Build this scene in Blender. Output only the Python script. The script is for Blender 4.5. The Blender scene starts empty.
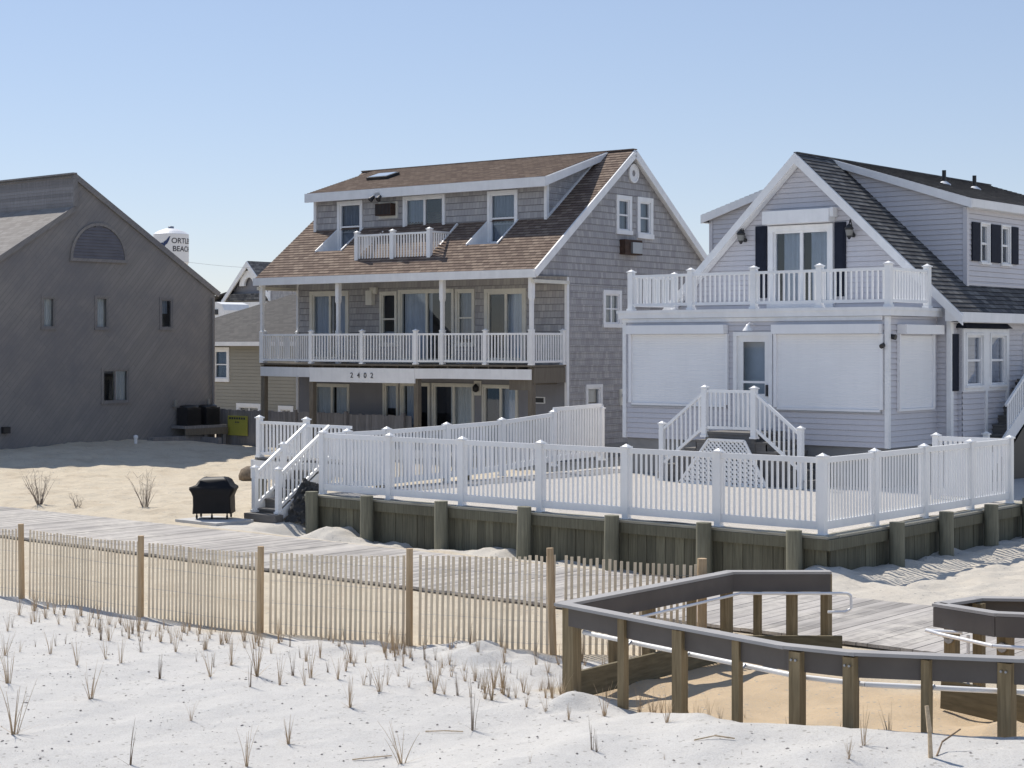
import bpy, math, random
from mathutils import Vector, noise as mnoise
R = math.radians
random.seed(7)
scene = bpy.context.scene
COL = scene.collection
V = Vector

# ------------------------------------------------------------------ materials
def newmat(name):
    m = bpy.data.materials.new(name); m.use_nodes = True
    nt = m.node_tree; b = nt.nodes['Principled BSDF']
    return m, nt, b
def nd(nt, t, **kw):
    n = nt.nodes.new(t)
    for k, v in kw.items():
        if k in n.inputs: n.inputs[k].default_value = v
        else: setattr(n, k, v)
    return n
def mixc(nt, fac, a, b, mode='MIX'):
    n = nt.nodes.new('ShaderNodeMix'); n.data_type = 'RGBA'; n.blend_type = mode
    for sock, v in ((n.inputs['Factor'], fac), (n.inputs['A'], a), (n.inputs['B'], b)):
        pass
    def setv(idx, v):
        s = n.inputs[idx]
        if hasattr(v, 'is_output'): nt.links.new(v, s)
        elif isinstance(v, (int, float)): s.default_value = v
        else: s.default_value = (*v, 1) if len(v) == 3 else v
    setv(0, fac); setv(6, a); setv(7, b)
    return n.outputs[2]
def ramp(nt, src, stops):
    r = nt.nodes.new('ShaderNodeValToRGB')
    while len(r.color_ramp.elements) < len(stops): r.color_ramp.elements.new(0.5)
    for e, (p, c) in zip(r.color_ramp.elements, stops):
        e.position = p; e.color = (c, c, c, 1) if isinstance(c, (int, float)) else (*c, 1)
    nt.links.new(src, r.inputs[0]); return r.outputs[0]
def coords(nt, kind='Object', scale=(1, 1, 1), rot=(0, 0, 0)):
    tc = nt.nodes.new('ShaderNodeTexCoord'); mp = nt.nodes.new('ShaderNodeMapping')
    mp.inputs['Scale'].default_value = scale; mp.inputs['Rotation'].default_value = rot
    nt.links.new(tc.outputs[kind], mp.inputs[0]); return mp.outputs[0]
def noise(nt, co, scale, detail=4, rough=.55):
    n = nd(nt, 'ShaderNodeTexNoise', Scale=scale, Detail=detail, Roughness=rough)
    nt.links.new(co, n.inputs['Vector']); return n.outputs['Fac']
def bump(nt, b, h, strength=.3, dist=.02):
    n = nd(nt, 'ShaderNodeBump', Strength=strength, Distance=dist)
    nt.links.new(h, n.inputs['Height']); nt.links.new(n.outputs[0], b.inputs['Normal']); return n
def simple(name, col, rough=.6, var=.08, scale=6, bumpst=0., metal=0., stretch=(1, 1, 1), streak=0., spec=.5):
    m, nt, b = newmat(name)
    co = coords(nt, scale=stretch)
    f = noise(nt, co, scale)
    c = mixc(nt, ramp(nt, f, [(.3, 0), (.7, 1)]), [x*(1-var) for x in col], [min(1, x*(1+var)) for x in col])
    if streak:
        co2 = coords(nt, scale=(7, 7, .5)); f2 = noise(nt, co2, 1.3, 3)
        c = mixc(nt, ramp(nt, f2, [(.45, 0), (.75, streak)]), c, [x*.6 for x in col])
    nt.links.new(c, b.inputs['Base Color'])
    b.inputs['Roughness'].default_value = rough; b.inputs['Metallic'].default_value = metal
    b.inputs['Specular IOR Level'].default_value = spec
    if bumpst: bump(nt, b, noise(nt, coords(nt), scale*6, 3), bumpst, .01)
    return m
def wood(name, c1, c2, rough=.85, grain=(14, 14, .9), island=.25, tint=None):
    m, nt, b = newmat(name)
    co = coords(nt, scale=grain)
    f = noise(nt, co, 2.2, 6, .6)
    c = mixc(nt, ramp(nt, f, [(.3, 0), (.7, 1)]), c1, c2)
    g = nd(nt, 'ShaderNodeNewGeometry')
    ri = ramp(nt, g.outputs['Random Per Island'], [(0, 1-island), (1, 1+island*.6)])
    c = mixc(nt, 1., c, ri, 'MULTIPLY')
    f2 = noise(nt, coords(nt), .9, 4)
    c = mixc(nt, ramp(nt, f2, [(.5, 0), (.72, .45)]), c, [x*.72 for x in (tint or c1)])
    nt.links.new(c, b.inputs['Base Color']); b.inputs['Roughness'].default_value = rough
    bump(nt, b, f, .35, .01)
    return m
def shingle(name, cols, bw, bh, mortar, rough=.9, mcol=.5, bias=0., off=.5, wash=(1, 1, 1)):
    m, nt, b = newmat(name)
    tc = nt.nodes.new('ShaderNodeTexCoord')
    br = nd(nt, 'ShaderNodeTexBrick', Scale=1.0)
    br.offset = off; br.inputs['Brick Width'].default_value = bw; br.inputs['Row Height'].default_value = bh
    br.inputs['Mortar Size'].default_value = mortar; br.inputs['Mortar Smooth'].default_value = .2; br.inputs['Bias'].default_value = bias
    br.inputs['Color1'].default_value = (0, 0, 0, 1); br.inputs['Color2'].default_value = (1, 1, 1, 1); br.inputs['Mortar'].default_value = (mcol, mcol, mcol, 1)
    nt.links.new(tc.outputs['UV'], br.inputs['Vector'])
    n = noise(nt, tc.outputs['UV'], 2.3, 5, .7)
    mx = mixc(nt, .35, br.outputs['Color'], n)
    c = ramp(nt, mx, [(i/(len(cols)-1)*.8+.1, cc) for i, cc in enumerate(cols)])
    n2 = noise(nt, tc.outputs['UV'], .35, 4, .6)
    c = mixc(nt, ramp(nt, n2, [(.4, 0), (.7, .35)]), c, [x*.75 for x in cols[len(cols)//2]])
    c = mixc(nt, br.outputs['Fac'], c, [x*mcol for x in cols[0]])
    nt.links.new(c, b.inputs['Base Color']); b.inputs['Roughness'].default_value = rough
    b.inputs['Specular IOR Level'].default_value = .2
    inv = nd(nt, 'ShaderNodeMath', operation='SUBTRACT'); inv.inputs[0].default_value = 1
    nt.links.new(br.outputs['Fac'], inv.inputs[1])
    bump(nt, b, inv.outputs[0], .5, .012)
    return m

M = {}
M['vinyl'] = simple('white_vinyl', (.87, .87, .87), .45, .03, 2, spec=.3)
M['vinyl'] = simple('white_vinyl', (.87, .87, .865), .45, .05, 1.1, spec=.3, streak=.10)
M['trim'] = simple('white_trim', (.82, .82, .82), .55, .05, 3, streak=.12)
M['trim_old'] = simple('aged_cream_trim', (.70, .68, .61), .6, .07, 3, streak=.2)
M['siding'] = simple('lavender_grey_vinyl_siding', (.60, .59, .62), .5, .04, .8, spec=.3, streak=.1)
M['shutter_white'] = simple('white_roll_shutter', (.83, .83, .84), .45, .03, 1.2, streak=.06)
M['blue_black'] = simple('navy_shutter_paint', (.018, .022, .036), .7, .15, 8, spec=.15)
M['black'] = simple('black_metal', (.02, .02, .022), .45, .2, 8)
M['lampglass'] = simple('frosted_lamp_glass', (.22, .22, .21), .3, .05)
M['iron_white'] = simple('white_enamel', (.8, .8, .8), .3, .03)
M['shake'] = shingle('grey_shake_siding', [(.32, .31, .315), (.375, .365, .372), (.42, .41, .412), (.49, .475, .465)], .13, .20, .005, mcol=.82)
M['roof_brown'] = shingle('brown_asphalt_shingles', [(.135, .095, .078), (.19, .138, .108), (.24, .178, .138), (.31, .24, .187)], .22, .145, .006, mcol=.5)
M['roof_black'] = shingle('charcoal_asphalt_shingles', [(.06, .06, .065), (.105, .104, .106), (.15, .148, .146), (.25, .245, .235)], .26, .145, .007, mcol=.4)
M['roof_grey'] = shingle('grey_asphalt_shingles', [(.085, .08, .078), (.105, .10, .095), (.13, .122, .115)], .3, .15, .004, mcol=.7)
M['roof_light'] = shingle('pale_grey_shingles', [(.24, .22, .205), (.29, .27, .25), (.33, .31, .29)], .3, .15, .004, mcol=.8)
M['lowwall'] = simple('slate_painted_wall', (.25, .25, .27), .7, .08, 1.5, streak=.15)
M['beige'] = simple('beige_siding', (.30, .285, .24), .7, .05, .8)
M['found'] = simple('grey_block_foundation', (.25, .25, .25), .85, .12, 2, .3)
M['curtain'] = simple('pale_curtain', (.62, .64, .66), .9, .05, 4)
M['curtain_warm'] = simple('cream_curtain', (.78, .76, .70), .9, .05, 4)
M['blind_sheen'] = simple('grey_blind_painted_sheen', (.30, .33, .37), .9, .06, 4)  # blue-grey blinds; their tone stands in for sky reflected in the panes
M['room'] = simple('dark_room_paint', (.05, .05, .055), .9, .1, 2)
M['grey_board'] = simple('dark_grey_composite', (.135, .12, .108), .75, .10, 3, .1, spec=.2)
M['grey_cap'] = simple('grey_composite_cap', (.36, .345, .33), .6, .08, 3)
M['alu'] = simple('white_aluminium_tube', (.86, .86, .86), .35, .03, 3)
M['steel'] = simple('grey_metal', (.35, .36, .38), .4, .05, 3, metal=.6)
M['rust'] = simple('rusty_metal', (.055, .03, .02), .8, .3, 9)
M['piling'] = wood('treated_pile_wood', (.14, .137, .10), (.25, .24, .175), island=.15)
M['sheetwood'] = wood('green_grey_sheet_planks', (.10, .096, .066), (.185, .175, .122), island=.35)
M['capwood'] = wood('weathered_cap_plank', (.30, .28, .22), (.42, .40, .33), grain=(2, 14, 14))
M['postwood'] = wood('treated_post_wood', (.17, .125, .065), (.33, .255, .145), island=.2)
M['curbwood'] = wood('treated_curb_plank', (.11, .09, .05), (.22, .18, .105), grain=(1.5, 1.5, 12))
M['stake'] = wood('fence_stake_wood', (.40, .27, .15), (.60, .45, .28), island=.2)
M['lath'] = wood('pale_lath_wood', (.70, .57, .40), (.90, .76, .56), island=.14)
M['deckgrey'] = wood('grey_step_boards', (.12, .115, .11), (.20, .19, .18), grain=(1, 10, 10), island=.15)
M['oldfence'] = wood('old_grey_fence_boards', (.19, .18, .18), (.30, .285, .28), island=.22)
M['columnwood'] = wood('brown_column_wood', (.13, .11, .085), (.20, .175, .14), island=.1)
M['yellow'] = simple('faded_yellow_sign', (.40, .38, .07), .6, .06)
M['cover'] = simple('black_vinyl_cover', (.008, .008, .010), .55, .2, 5, spec=.25)
M['rubber'] = simple('rubber', (.02, .02, .02), .8)
M['blue_ink'] = simple('navy_paint', (.02, .04, .12), .5, .02)
M['ink'] = simple('dark_sign_paint', (.06, .06, .07), .6, .02)
M['tank'] = simple('white_tank_paint', (.72, .73, .75), .5, .03, .2)
M['grass'] = simple('dry_straw', (.56, .43, .28), .8, .25, 30)
M['grass_dark'] = simple('dry_brown_stem', (.24, .17, .11), .85, .25, 30)
M['twig'] = simple('grey_twig', (.30, .25, .21), .85, .25, 20)
M['stone'] = simple('dark_shell_fragment', (.22, .20, .185), .7, .4, 40)
M['netting'] = simple('dark_ground_cloth', (.045, .045, .045), .8, .4, 14, .8)
M['planter'] = simple('brown_bale', (.20, .15, .10), .9, .3, 14, .8)

# diagonal board siding of the left house
def diag_mat():
    m, nt, b = newmat('grey_diagonal_board_siding')
    tc = nt.nodes.new('ShaderNodeTexCoord'); mp = nt.nodes.new('ShaderNodeMapping')
    mp.inputs['Rotation'].default_value = (0, 0, R(-48)); nt.links.new(tc.outputs['UV'], mp.inputs[0])
    br = nd(nt, 'ShaderNodeTexBrick', Scale=1.0)
    br.inputs['Brick Width'].default_value = 3.6; br.inputs['Row Height'].default_value = .14
    br.inputs['Mortar Size'].default_value = .006; br.inputs['Color1'].default_value = (0, 0, 0, 1); br.inputs['Color2'].default_value = (1, 1, 1, 1)
    nt.links.new(mp.outputs[0], br.inputs['Vector'])
    st = nt.nodes.new('ShaderNodeMapping'); st.inputs['Scale'].default_value = (.35, 5, 1); nt.links.new(mp.outputs[0], st.inputs[0])
    n = noise(nt, st.outputs[0], 1.6, 5, .65); n2 = noise(nt, tc.outputs['UV'], .45, 6, .7)
    c = mixc(nt, .12, n, br.outputs['Color'])
    c = ramp(nt, c, [(.2, (.20, .188, .18)), (.5, (.245, .23, .218)), (.8, (.295, .277, .26))])
    c = mixc(nt, ramp(nt, n2, [(.42, 0), (.62, .75)]), c, (.175, .17, .18))
    c = mixc(nt, br.outputs['Fac'], c, (.17, .163, .157))
    nt.links.new(c, b.inputs['Base Color']); b.inputs['Roughness'].default_value = .9
    bump(nt, b, n, .15, .006); return m
M['diag'] = diag_mat()

def glass_mat():
    m = bpy.data.materials.new('window_glass'); m.use_nodes = True; nt = m.node_tree; nt.nodes.clear()
    out = nt.nodes.new('ShaderNodeOutputMaterial'); tr = nd(nt, 'ShaderNodeBsdfTransparent', Color=(.80, .86, .94, 1))
    gl = nd(nt, 'ShaderNodeBsdfGlossy', Roughness=.02, Color=(.92, .96, 1, 1)); fr = nd(nt, 'ShaderNodeFresnel', IOR=1.5)
    ad = nd(nt, 'ShaderNodeMath', operation='ADD'); ad.inputs[1].default_value = .045; nt.links.new(fr.outputs[0], ad.inputs[0])
    mx = nt.nodes.new('ShaderNodeMixShader')
    nt.links.new(ad.outputs[0], mx.inputs[0]); nt.links.new(tr.outputs[0], mx.inputs[1]); nt.links.new(gl.outputs[0], mx.inputs[2])
    nt.links.new(mx.outputs[0], out.inputs[0]); return m
M['glass'] = glass_mat()

def sand_mat(name, yard=False):
    m, nt, b = newmat(name)
    tc = nt.nodes.new('ShaderNodeTexCoord'); O = tc.outputs['Object']
    fine = noise(nt, O, 62, 5, .8); med = noise(nt, O, 3.0, 5, .6); big = noise(nt, O, .35, 4, .6)
    white = mixc(nt, med, (.60, .585, .555), (.69, .675, .645))
    beige = mixc(nt, med, (.58, .50, .375), (.70, .615, .48))
    pn = noise(nt, O, 1.1, 6, .75); beige = mixc(nt, ramp(nt, pn, [(.48, 0), (.66, .55)]), beige, (.46, .37, .26))
    tan = mixc(nt, med, (.56, .42, .26), (.70, .54, .36))
    # different sand: white blown dune sand in front, beige behind, freshly dug tan sand in the ramp bed
    a = nt.nodes.new('ShaderNodeAttribute'); a.attribute_name = 'sandkind'
    sp = nt.nodes.new('ShaderNodeSeparateColor'); nt.links.new(a.outputs['Color'], sp.inputs[0])
    if yard:
        c = mixc(nt, med, (.50, .47, .43), (.60, .57, .53))
    else:
        c = mixc(nt, sp.outputs[0], white, beige); c = mixc(nt, sp.outputs[1], c, tan)
    c = mixc(nt, ramp(nt, fine, [(.34, .75), (.50, 0)]), c, (.42, .39, .35))
    vo = nd(nt, 'ShaderNodeTexVoronoi', Scale=17.0); nt.links.new(O, vo.inputs['Vector'])
    sel = nt.nodes.new('ShaderNodeSeparateColor'); nt.links.new(vo.outputs['Color'], sel.inputs[0])
    dot = ramp(nt, vo.outputs['Distance'], [(.0, 1), (.28, 1), (.34, 0)]); pick = ramp(nt, sel.outputs[0], [(.88, 0), (.90, .8)])
    mu = nd(nt, 'ShaderNodeMath', operation='MULTIPLY'); nt.links.new(dot, mu.inputs[0]); nt.links.new(pick, mu.inputs[1])
    c = mixc(nt, mu.outputs[0], c, (.36, .34, .31))
    nt.links.new(c, b.inputs['Base Color']); b.inputs['Roughness'].default_value = .95; b.inputs['Specular IOR Level'].default_value = .1
    ad = nd(nt, 'ShaderNodeMath', operation='MULTIPLY_ADD'); nt.links.new(med, ad.inputs[0]); ad.inputs[1].default_value = 3.
    nt.links.new(fine, ad.inputs[2]); bump(nt, b, ad.outputs[0], .6, .03)
    return m
M['sand'] = sand_mat('beach_sand'); M['yardsand'] = sand_mat('yard_sand', True)

def board_mat():
    m, nt, b = newmat('weathered_boardwalk')
    f = noise(nt, coords(nt, scale=(16, .8, 4)), 2.0, 6, .6)
    c = mixc(nt, ramp(nt, f, [(.3, 0), (.7, 1)]), (.30, .275, .25), (.47, .44, .41))
    g = nd(nt, 'ShaderNodeNewGeometry'); ri = ramp(nt, g.outputs['Random Per Island'], [(0, .68), (.5, .95), (1, 1.2)])
    c = mixc(nt, 1., c, ri, 'MULTIPLY')
    s = noise(nt, coords(nt), .55, 5, .65); s2 = noise(nt, coords(nt), 5, 4, .7)
    mm = nd(nt, 'ShaderNodeMath', operation='MULTIPLY'); nt.links.new(ramp(nt, s, [(.42, 0), (.62, 1)]), mm.inputs[0]); nt.links.new(ramp(nt, s2, [(.35, 0), (.6, .85)]), mm.inputs[1])
    c = mixc(nt, mm.outputs[0], c, (.58, .54, .48))
    nt.links.new(c, b.inputs['Base Color']); b.inputs['Roughness'].default_value = .9
    bump(nt, b, f, .4, .01); return m
M['board'] = board_mat()

# ------------------------------------------------------------------ mesh builder
def tag(o, label=None, cat=None, group=None, kind=None):
    for k, v in (('label', label), ('category', cat), ('group', group), ('kind', kind)):
        if v: o[k] = v
    return o
SHIFT = {}
def empty(name, loc, rz=0, label=None, cat=None, group=None, local=False):
    o = bpy.data.objects.new(name, None); o.location = loc; o.rotation_euler = (0, 0, R(rz)); o.empty_display_size = .3
    COL.objects.link(o); tag(o, label, cat, group)
    SHIFT[o.name] = V((0, 0, 0)) if local else V(loc)
    return o
class MB:
    def __init__(s): s.v = []; s.f = []; s.uv = []; s.sm = []
    def face(s, pts, uv=None, smooth=False):
        i = len(s.v); s.v += [V(p) for p in pts]; s.f.append(list(range(i, i+len(pts))))
        s.uv.append(uv or [(p[0]+p[1], p[2]) for p in pts]); s.sm.append(smooth)
    def mesh(s, verts, faces, smooth=False):
        i = len(s.v); s.v += [V(p) for p in verts]
        for f in faces:
            s.f.append([i+k for k in f]); s.uv.append([(verts[k][0]+verts[k][1], verts[k][2]) for k in f]); s.sm.append(smooth)
    def box(s, a, b):
        x0, y0, z0 = [min(p, q) for p, q in zip(a, b)]; x1, y1, z1 = [max(p, q) for p, q in zip(a, b)]
        vs = [(x, y, z) for z in (z0, z1) for y in (y0, y1) for x in (x0, x1)]
        s.mesh(vs, [(0, 2, 3, 1), (4, 5, 7, 6), (0, 1, 5, 4), (2, 6, 7, 3), (0, 4, 6, 2), (1, 3, 7, 5)])
    def obox(s, c, ex, ey, ez):
        c, ex, ey, ez = V(c), V(ex), V(ey), V(ez)
        vs = [c+a*ex+b*ey+d*ez for d in (-1, 1) for b in (-1, 1) for a in (-1, 1)]
        s.mesh(vs, [(0, 2, 3, 1), (4, 5, 7, 6), (0, 1, 5, 4), (2, 6, 7, 3), (0, 4, 6, 2), (1, 3, 7, 5)])
    def bar(s, a, b, w, h, up=(0, 0, 1)):
        a, b = V(a), V(b); d = b-a; L = d.length; d.normalize(); up = V(up)
        side = d.cross(up)
        if side.length < 1e-5: up = V((0, 1, 0)); side = d.cross(up)
        side.normalize(); u = side.cross(d).normalized()
        s.obox((a+b)/2, d*L/2, side*w/2, u*h/2)
    def cyl(s, a, b, r0, r1=None, n=10, cap=True, smooth=True):
        r1 = r0 if r1 is None else r1
        a, b = V(a), V(b); d = (b-a).normalized(); t = V((1, 0, 0)) if abs(d.x) < .9 else V((0, 1, 0))
        e = d.cross(t).normalized(); g = d.cross(e)
        vs = []; 
        for p, r in ((a, r0), (b, r1)):
            for k in range(n):
                q = 2*math.pi*k/n; vs.append(p+e*math.cos(q)*r+g*math.sin(q)*r)
        s.mesh(vs, [(k, (k+1) % n, n+(k+1) % n, n+k) for k in range(n)], smooth)
        if cap: s.mesh(vs, [tuple(range(n))[::-1], tuple(range(n, 2*n))])
    def tube(s, pts, r, n=8):
        for a, b in zip(pts[:-1], pts[1:]): s.cyl(a, b, r, r, n)
    def lathe(s, c, prof, n=16, smooth=True):
        vs = []; c = V(c)
        for r, z in prof:
            for k in range(n):
                q = 2*math.pi*k/n; vs.append(c+V((r*math.cos(q), r*math.sin(q), z)))
        fs = []
        for j in range(len(prof)-1):
            for k in range(n): fs.append((j*n+k, j*n+(k+1) % n, (j+1)*n+(k+1) % n, (j+1)*n+k))
        s.mesh(vs, fs, smooth)
    def prism(s, poly, d):
        d = V(d); n = len(poly); poly = [V(p) for p in poly]
        vs = poly+[p+d for p in poly]
        s.mesh(vs, [tuple(range(n)), tuple(range(n, 2*n))[::-1]]+[(k, k+n, (k+1) % n+n, (k+1) % n) for k in range(n)])
    def build(s, name, mat, parent=None, **kw):
        sh = SHIFT.get(parent.name, V((0, 0, 0))) if parent else kw.pop('origin', V((0, 0, 0)))
        me = bpy.data.meshes.new(name); me.from_pydata([tuple(p-sh) for p in s.v], [], s.f)
        ul = me.uv_layers.new(name='UVMap'); i = 0
        dat = [c for u in s.uv for p in u for c in p]
        ul.data.foreach_set('uv', dat)
        me.polygons.foreach_set('use_smooth', s.sm)
        me.materials.append(mat); me.validate(); me.update()
        o = bpy.data.objects.new(name, me); COL.objects.link(o)
        if parent:
            o.parent = parent
            SHIFT[o.name] = sh
        else: o.location = sh
        tag(o, **kw); return o

class Fr:   # a plane frame: origin, along, up, outward normal
    def __init__(s, p, es, et, n): s.p, s.es, s.et, s.n = V(p), V(es).normalized(), V(et).normalized(), V(n).normalized()
    def at(s, a, t, o=0.): return s.p+s.es*a+s.et*t+s.n*o
def span(outl, t):
    xs = []
    for i in range(len(outl)):
        (s0, t0), (s1, t1) = outl[i], outl[(i+1) % len(outl)]
        if abs(t1-t0) < 1e-9:
            if abs(t-t0) < 1e-6: xs += [s0, s1]
        elif min(t0, t1)-1e-7 <= t <= max(t0, t1)+1e-7: xs.append(s0+(s1-s0)*(t-t0)/(t1-t0))
    return (min(xs), max(xs)) if xs else None
def clad(mb, fr, outl, holes=(), step=.11, lip=.014, gv=0., gd=.03):
    t0 = min(p[1] for p in outl); tm = max(p[1] for p in outl); k = 0
    eps = 1e-5
    while t0+k*step < tm-1e-4:
        a = t0+k*step; b = min(a+step, tm); k += 1
        cuts = {a, b} | {h for H in holes for h in (H[2], H[3]) if a < h < b} | {p[1] for p in outl if a < p[1] < b}
        cuts = sorted(cuts)
        for ci, (c0, c1) in enumerate(zip(cuts[:-1], cuts[1:])):
            A = span(outl, c0+eps); B = span(outl, c1-eps)
            if not A or not B: continue
            hs = sorted((h[0], h[1]) for h in holes if h[2] <= c0+eps and h[3] >= c1-eps)
            edges = [(A[0], B[0])]
            segs = []; cur = (A[0], B[0])
            for h0, h1 in hs:
                segs.append((cur, (h0, h0))); cur = (h1, h1)
            segs.append((cur, (A[1], B[1])))
            for (l0, l1), (r0, r1) in segs:
                if r0-l0 < 1e-4 and r1-l1 < 1e-4: continue
                f0 = lip*(a+step-c0)/step; f1 = lip*(a+step-c1)/step
                uv = [(l0, c0), (r0, c0), (r1, c1), (l1, c1)]
                if ci == 0 and gv and c1-c0 > gv*1.5:      # open lap joint: a narrow groove under each course
                    cg = c0+gv; q = gv/(c1-c0); lg, rg = l0+(l1-l0)*q, r0+(r1-r0)*q
                    mb.face([fr.at(lg, cg, f0), fr.at(rg, cg, f0), fr.at(r1, c1, f1), fr.at(l1, c1, f1)], uv)
                    mb.face([fr.at(lg, cg, -gd), fr.at(rg, cg, -gd), fr.at(rg, cg, f0), fr.at(lg, cg, f0)], [(l0, c0)]*4)
                    mb.face([fr.at(l0, c0, -gd), fr.at(r0, c0, -gd), fr.at(rg, cg, -gd), fr.at(lg, cg, -gd)], [(l0, c0)]*4)
                    mb.face([fr.at(l0, c0, 0), fr.at(r0, c0, 0), fr.at(r0, c0, -gd), fr.at(l0, c0, -gd)], [(l0, c0)]*4)
                    continue
                mb.face([fr.at(l0, c0, f0), fr.at(r0, c0, f0), fr.at(r1, c1, f1), fr.at(l1, c1, f1)], uv)
                if ci == 0 and lip: mb.face([fr.at(l0, c0, 0), fr.at(r0, c0, 0), fr.at(r0, c0, f0), fr.at(l0, c0, f0)], [(l0, c0)]*4)
def fbox(mb, fr, s0, s1, t0, t1, o0, o1):
    c = fr.at((s0+s1)/2, (t0+t1)/2, (o0+o1)/2)
    mb.obox(c, fr.es*(s1-s0)/2, fr.et*(t1-t0)/2, fr.n*(o1-o0)/2)

def window(parent, fr, s0, s1, t0, t1, name='window', kind='sash', trim='trim', cw=.09, cur=None, curt='curtain', proud=.05, hole=True, depth=.6, label=None):
    """casing + sashes as the window; pane, curtain and dark reveal as its pieces"""
    m = MB(); p = proud; iw = .045
    i0, i1, j0, j1 = s0+cw, s1-cw, t0+cw, t1-cw
    fbox(m, fr, s0, s1, j1, t1, -.02, p); fbox(m, fr, s0-.02, s1+.02, t0, j0, -.02, p+.02)
    fbox(m, fr, s0, i0, j0, j1, -.02, p-.004); fbox(m, fr, i1, s1, j0, j1, -.02, p-.004)
    # frame lining
    fbox(m, fr, i0, i0+iw, j0, j1, -.09, -.0205+.03); fbox(m, fr, i1-iw, i1, j0, j1, -.09, .0095)
    fbox(m, fr, i0+iw, i1-iw, j1-iw, j1, -.09, .0095); fbox(m, fr, i0+iw, i1-iw, j0, j0+iw, -.09, .0095)
    mid = (i0+i1)/2; mt = (j0+j1)/2
    if kind == 'sash': fbox(m, fr, i0+iw, i1-iw, mt-.025, mt+.025, -.07, -.005)
    elif kind == 'door2': fbox(m, fr, mid-.04, mid+.04, j0+iw, j1-iw, -.07, -.005)
    elif kind == 'mull': fbox(m, fr, mid-.03, mid+.03, j0+iw, j1-iw, -.07, -.005)
    elif kind == 'shutgrid':
        fbox(m, fr, mid-.03, mid+.03, j0+iw, j1-iw, -.07, -.005); fbox(m, fr, i0+iw, mid-.03, mt-.02, mt+.02, -.07, -.006); fbox(m, fr, mid+.03, i1-iw, mt-.02, mt+.02, -.07, -.006)
    w = m.build(name, M[trim], parent)
    if label: w['label'] = label
    g = MB(); g.face([fr.at(i0+iw, j0+iw, -.045), fr.at(i1-iw, j0+iw, -.045), fr.at(i1-iw, j1-iw, -.045), fr.at(i0+iw, j1-iw, -.045)])
    g.build('pane', M['glass'], w)
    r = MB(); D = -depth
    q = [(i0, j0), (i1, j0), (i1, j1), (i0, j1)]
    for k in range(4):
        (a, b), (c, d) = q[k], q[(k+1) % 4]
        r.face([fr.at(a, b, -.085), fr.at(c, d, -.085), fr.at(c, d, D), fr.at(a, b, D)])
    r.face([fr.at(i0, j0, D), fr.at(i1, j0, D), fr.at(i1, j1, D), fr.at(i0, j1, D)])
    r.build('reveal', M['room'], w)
    for (c0, c1, d0, d1) in (cur or []):
        c = MB(); a0, a1 = i0+(i1-i0)*c0, i0+(i1-i0)*c1; b0, b1 = j0+(j1-j0)*d0, j0+(j1-j0)*d1
        n = max(6, int((a1-a0)/.035)); pts = []
        for k in range(n+1):
            x = a0+(a1-a0)*k/n; o = -.15+.022*math.sin(x*52)+.008*math.sin(x*23+1)
            pts.append((x, o))
        for (x0, o0), (x1, o1) in zip(pts[:-1], pts[1:]):
            c.face([fr.at(x0, b0, o0), fr.at(x1, b0, o1), fr.at(x1, b1, o1), fr.at(x0, b1, o0)], smooth=True)
        c.build('curtain', M[curt], w)
    return w

def rail_seg(mb, a, b, h, sp=.105, pw=.035, lift=.08, tw=.06, th=.06, bth=.06, pt=None):
    a, b = V(a), V(b); up = V((0, 0, 1)); d = b-a; hd = V((d.x, d.y, 0)); L = hd.length; e = hd.normalized(); sl = d.z/L
    side = V((-e.y, e.x, 0)); pt = pt or pw
    mb.bar(a+up*(h-th/2), b+up*(h-th/2), tw, th); mb.bar(a+up*(lift+bth/2), b+up*(lift+bth/2), tw*.8, bth)
    n = max(1, int(round(L/sp))-1)
    for k in range(n):
        t = (k+1)/(n+1); p = a+d*t
        zb, zt = p.z+lift+bth*.6, p.z+h-th*.6
        mb.obox((p.x, p.y, (zb+zt)/2), e*pw/2, side*pt/2, up*(zt-zb)/2)
def vpost(mb, p, h, w=.11, base=True, cap=True):
    x, y, z = p; hw = w/2
    mb.box((x-hw, y-hw, z), (x+hw, y+hw, z+h))
    if cap:
        mb.box((x-hw-.022, y-hw-.022, z+h+.002), (x+hw+.022, y+hw+.022, z+h+.028))
        c = [(x-hw-.004, y-hw-.004, z+h+.03), (x+hw+.004, y-hw-.004, z+h+.03), (x+hw+.004, y+hw+.004, z+h+.03), (x-hw-.004, y+hw+.004, z+h+.03), (x, y, z+h+.075)]
        mb.mesh(c, [(0, 1, 4), (1, 2, 4), (2, 3, 4), (3, 0, 4), (3, 2, 1, 0)])
    if base: mb.box((x-hw-.018, y-hw-.018, z+.001), (x+hw+.018, y+hw+.018, z+.045))
PSET = set()
def railing(parent, pts, h, mat='vinyl', posts=True, panel='rail_panel', pw=.11, **kw):
    """panels between consecutive points, a post at every point (None in the list leaves a post out)"""
    for a, b in zip(pts[:-1], pts[1:]):
        m = MB(); rail_seg(m, a, b, h, **kw); m.build(panel, M[mat], parent)
    if posts:
        for p in pts:
            key = (parent.name, round(p[0], 1), round(p[1], 1), round(p[2], 1))
            if key in PSET: continue
            PSET.add(key); m = MB(); vpost(m, p, h+.06, pw); m.build('post', M[mat], parent)

def roof_slab(mb_top, mb_under, fr, outl, thick=.14, step=.145, lip=.012):
    clad(mb_top, fr, outl, (), step, lip)
    # underside and edges
    n = len(outl); top = [fr.at(a, t, -.004) for a, t in outl]; bot = [fr.at(a, t, -thick) for a, t in outl]
    mb_under.mesh(top+bot, [tuple(range(n)), tuple(range(n, 2*n))[::-1]]+[(k, k+n, (k+1) % n+n, (k+1) % n) for k in range(n)])

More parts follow.
